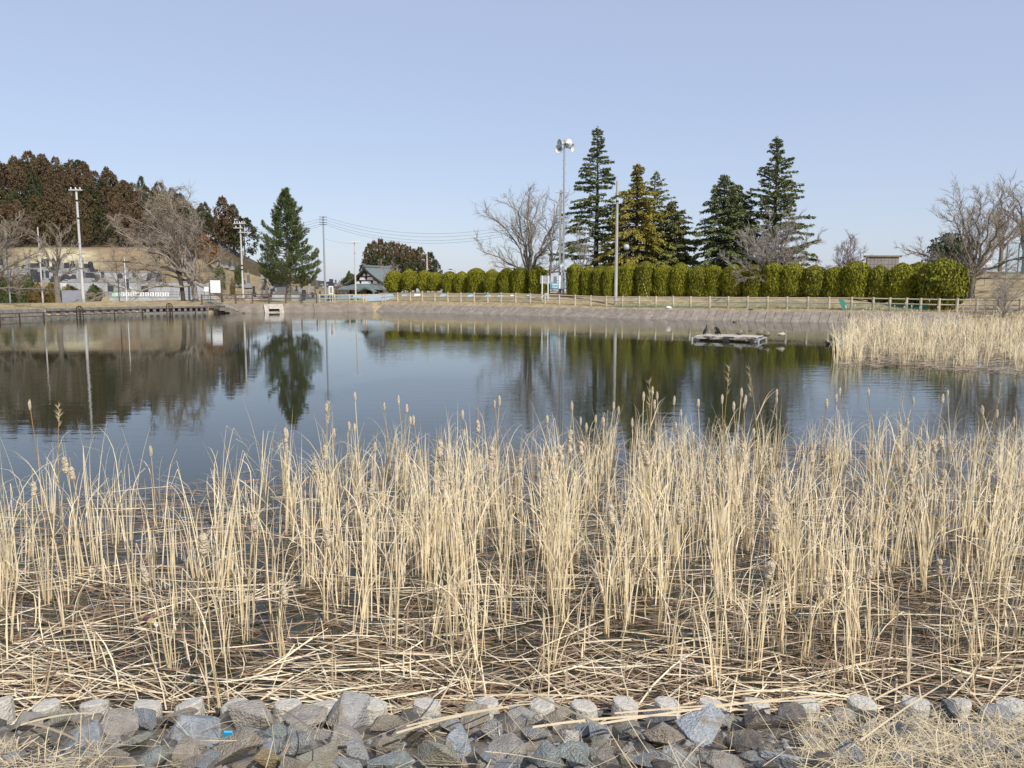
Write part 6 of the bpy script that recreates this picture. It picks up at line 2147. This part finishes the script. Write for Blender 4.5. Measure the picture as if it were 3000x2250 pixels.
M_black = mat('cormorant_black', (.018, .016, .018), rough=.5)
M_duck = mat('duck_brown', (.21, .17, .13), (.11, .085, .065), rough=.8, scale=26)
M_duckp = mat('duck_pale', (.46, .41, .34), rough=.8)
M_bill = mat('bill', (.35, .25, .06), rough=.5)
M_dwhite = mat('bird_white', (.75, .73, .70), rough=.8)
def body(name, pts, rad_, m_, parent, seg=8):
    """a smooth closed body along a bent spine"""
    P = np.array(pts, float)
    n = 16
    tt = np.linspace(0, len(P) - 1, n)
    idx = np.arange(len(P))
    # Catmull-like smoothing
    q = np.stack([np.interp(tt, idx, P[:, c]) for c in range(3)], 1)
    for _ in range(2):
        q[1:-1] = (q[:-2] + 2 * q[1:-1] + q[2:]) / 4
    r_ = np.interp(tt, idx, rad_)
    b = MB(); b.tube(q, r_, 10)
    return b.build(name, m_, parent, smooth=True)
rc, rs_ = math.cos(rf.rotation_euler.z), math.sin(rf.rotation_euler.z)
def raft_pt(u, v):
    return Vector((rf.location.x + u * rc - v * rs_, rf.location.y + u * rs_ + v * rc, RZ + .066))
def cormorant(label, p, rz, bent):
    t = thing('cormorant', label, 'bird', p, rz, 'black cormorants on the raft')
    t.scale = (.78, .78, .78)
    if bent:
        sp = [(-.24, 0, .06), (-.16, 0, .16), (-.04, 0, .32), (.07, 0, .46), (.12, 0, .56), (.20, 0, .60), (.27, 0, .53), (.27, 0, .44), (.22, 0, .38)]
        rr = [.02, .06, .125, .12, .07, .05, .045, .048, .03]
        hd = (.2, 0, .37)
    else:
        sp = [(-.24, 0, .02), (-.16, 0, .14), (-.06, 0, .28), (.03, 0, .42), (.07, 0, .52), (.05, 0, .60), (.03, 0, .67), (.05, 0, .72), (.10, 0, .74)]
        rr = [.02, .06, .12, .115, .07, .043, .036, .04, .03]
        hd = (.12, 0, .74)
    body('body', sp, rr, M_black, t)
    d = -1 if bent else 1
    MB().tube([hd, (hd[0] + d * .06, 0, hd[2] - (.03 if bent else 0)), (hd[0] + d * .12, 0, hd[2] - (.05 if bent else .005))], [.018, .011, .005], 6).build('bill', M_bill, t)
    for s in (-1, 1):
        b = MB(); b.ball((-.08, s * .09, .27), (.055, .035, .19), 8, 6, M=Matrix.Rotation(.55, 3, 'Y')); b.build('wing', M_black, t, smooth=True)
        MB().tube([(-.05, s * .05, .16), (-.03, s * .05, .01), (.06, s * .06, .008)], [.018, .014, .012], 5).build('leg', M_black, t)
    MB().tube([(-.2, 0, .1), (-.3, 0, -.02)], [.035, .012], 6).build('tail', M_black, t)
cormorant('upright black cormorant at the left end of the raft', raft_pt(-RL / 2 + .45, -.3), R(25), False)
cormorant('hunched black cormorant preening beside the upright one on the raft', raft_pt(-RL / 2 + 1.05, .1), R(-160), True)
def duck(label, p, rz, tucked=True, m_=None, float_=False, s=.9):
    t = thing('duck', label, 'bird', p, rz, 'ducks on and around the raft')
    t.scale = (s, s, s)
    dz = -.05 if float_ else .0
    sp = [(-.25, 0, .14 + dz), (-.16, 0, .115 + dz), (-.02, 0, .115 + dz), (.12, 0, .13 + dz), (.2, 0, .16 + dz), (.24, 0, .18 + dz)]
    body('body', sp, [.02, .08, .115, .105, .07, .03], m_ or M_duck, t)
    hx, hz_ = (.10, .235) if tucked else (.22, .29)
    b = MB(); b.ball((hx, 0, hz_ + dz), (.062, .048, .052), 9, 7); hd = b.build('head', M_duckp if tucked else M_duck, t, smooth=True)
    body('neck', [(.16, 0, .15 + dz), (.18 if not tucked else .14, 0, .21 + dz), (hx, 0, hz_ + dz)], [.06, .045, .04], m_ or M_duck, t)
    bx = -1 if tucked else 1
    MB().tube([(hx + bx * .05, 0, hz_ - .01 + dz), (hx + bx * .11, 0, hz_ - .03 + dz)], [.022, .012], 6).build('bill', M_bill, hd)
    for q in (-1, 1):
        b = MB(); b.ball((-.05, q * .085, .145 + dz), (.15, .035, .06), 8, 6); b.build('wing', m_ or M_duck, t, smooth=True)
duck('brown duck asleep in the middle of the raft', raft_pt(.45, .75), R(10))
duck('second brown duck asleep on the far side of the raft', raft_pt(1.55, .8), R(-8))
duck('grey brown duck lying on the near right corner of the raft', raft_pt(2.1, -.55), R(5), True)
duck('pale fronted duck lying at the right end of the raft', raft_pt(2.75, .3), R(0), True, M_duckp)
duck('slim dark duck standing on the far edge of the raft', raft_pt(-.85, .85), R(70), False, M_black, s=.9)
duck('brown duck swimming at the foot of the slab slope', on(2152, 944), R(20), False, None, True)
duck('dark duck swimming at the left edge of the reed bed', on(2442, 994), R(170), False, M_duck, True)
duck('dark small duck swimming before the reed bed', on(2428, 1010), R(120), False, M_black, True, .8)
x, y = place(2202, 2.2)
duck('small brown duck sitting on the grass above the slabs', Vector((x, y, H(x, y))), R(160), True)

# litter lying about
x, y = place(1960, 2.6)
b = MB(); r2 = random.Random(3)
b.ball((0, 0, .1), (.24, .16, .12), 9, 6, jit=.3, rg=r2); b.ball((.25, .03, .06), (.14, .1, .07), 7, 5, jit=.3, rg=r2)
tag(b.build('plastic_bag', M_pwhite, loc=(x, y, H(x, y))), 'crumpled white plastic bag on the grass below the log fence', 'bag')
p = on(437, 1818, .03)
t = thing('plastic_bottle', 'floating plastic bottle with a brown label and white cap among the straw', 'bottle', p, R(-40))
My = Matrix.Rotation(R(90), 3, 'Y')
MB().lathe([(.03, -.1), (.034, -.09), (.034, .05), (.028, .075), (.014, .1), (.013, .115)], n=12, M=My).build('body', mat('bottle_amber', (.42, .33, .14), rough=.2, spec=.6), t, smooth=True)
MB().lathe([(.0355, -.05), (.0355, .03)], n=12, M=My).build('label', mat('bottle_label', (.12, .05, .07), rough=.5), t)
MB().lathe([(.016, .112), (.016, .135)], n=10, M=My).build('cap', M_pwhite, t)
p = bank_hit(666, 2150, .14)
b = MB(); b.box((0, 0, 0), (.04, .012, .03), M=Euler((.4, .3, .5)).to_matrix())
tag(b.build('plastic_scrap', mat('cyan_plastic', (.05, .42, .72), rough=.4), loc=p), 'bright blue plastic scrap stuck between two stones', 'litter')

# grass blades on the far bank
r3 = np.random.RandomState(12)
n = 15000
V = []
cnt = 0
pxs4 = r3.uniform(-50, 3150, n); offs = np.where(r3.rand(n) < .6, r3.uniform(1.7, 4.2, n), r3.uniform(3.5, 9, n))
b = MB(); VV = []
for px, off in zip(pxs4, offs):
    if px < 1100 and off < 2: continue
    yb = 85.0
    x, y = place(px, off) if cnt % 3 == 0 else (x + r3.normal(0, .25), y + r3.normal(0, .25))
    cnt += 1
    z = H(x, y)
    h_ = r3.uniform(.05, .2) * (1.6 if 3.2 < off < 3.9 else 1)
    a__ = r3.uniform(0, 6.28); w = .018
    lx, ly = r3.normal(0, .5) * h_, r3.normal(0, .5) * h_
    VV += [(x - w * math.cos(a__), y - w * math.sin(a__), z - .02), (x + w * math.cos(a__), y + w * math.sin(a__), z - .02), (x + lx, y + ly, z + h_)]
b.add_np(np.array(VV), np.arange(len(VV)).reshape(-1, 3))
tag(b.build('bank_grass', mat('bank_grass_dry', (.38, .31, .18), rough=.9, island=(.27, .215, .115))), kind='stuff')
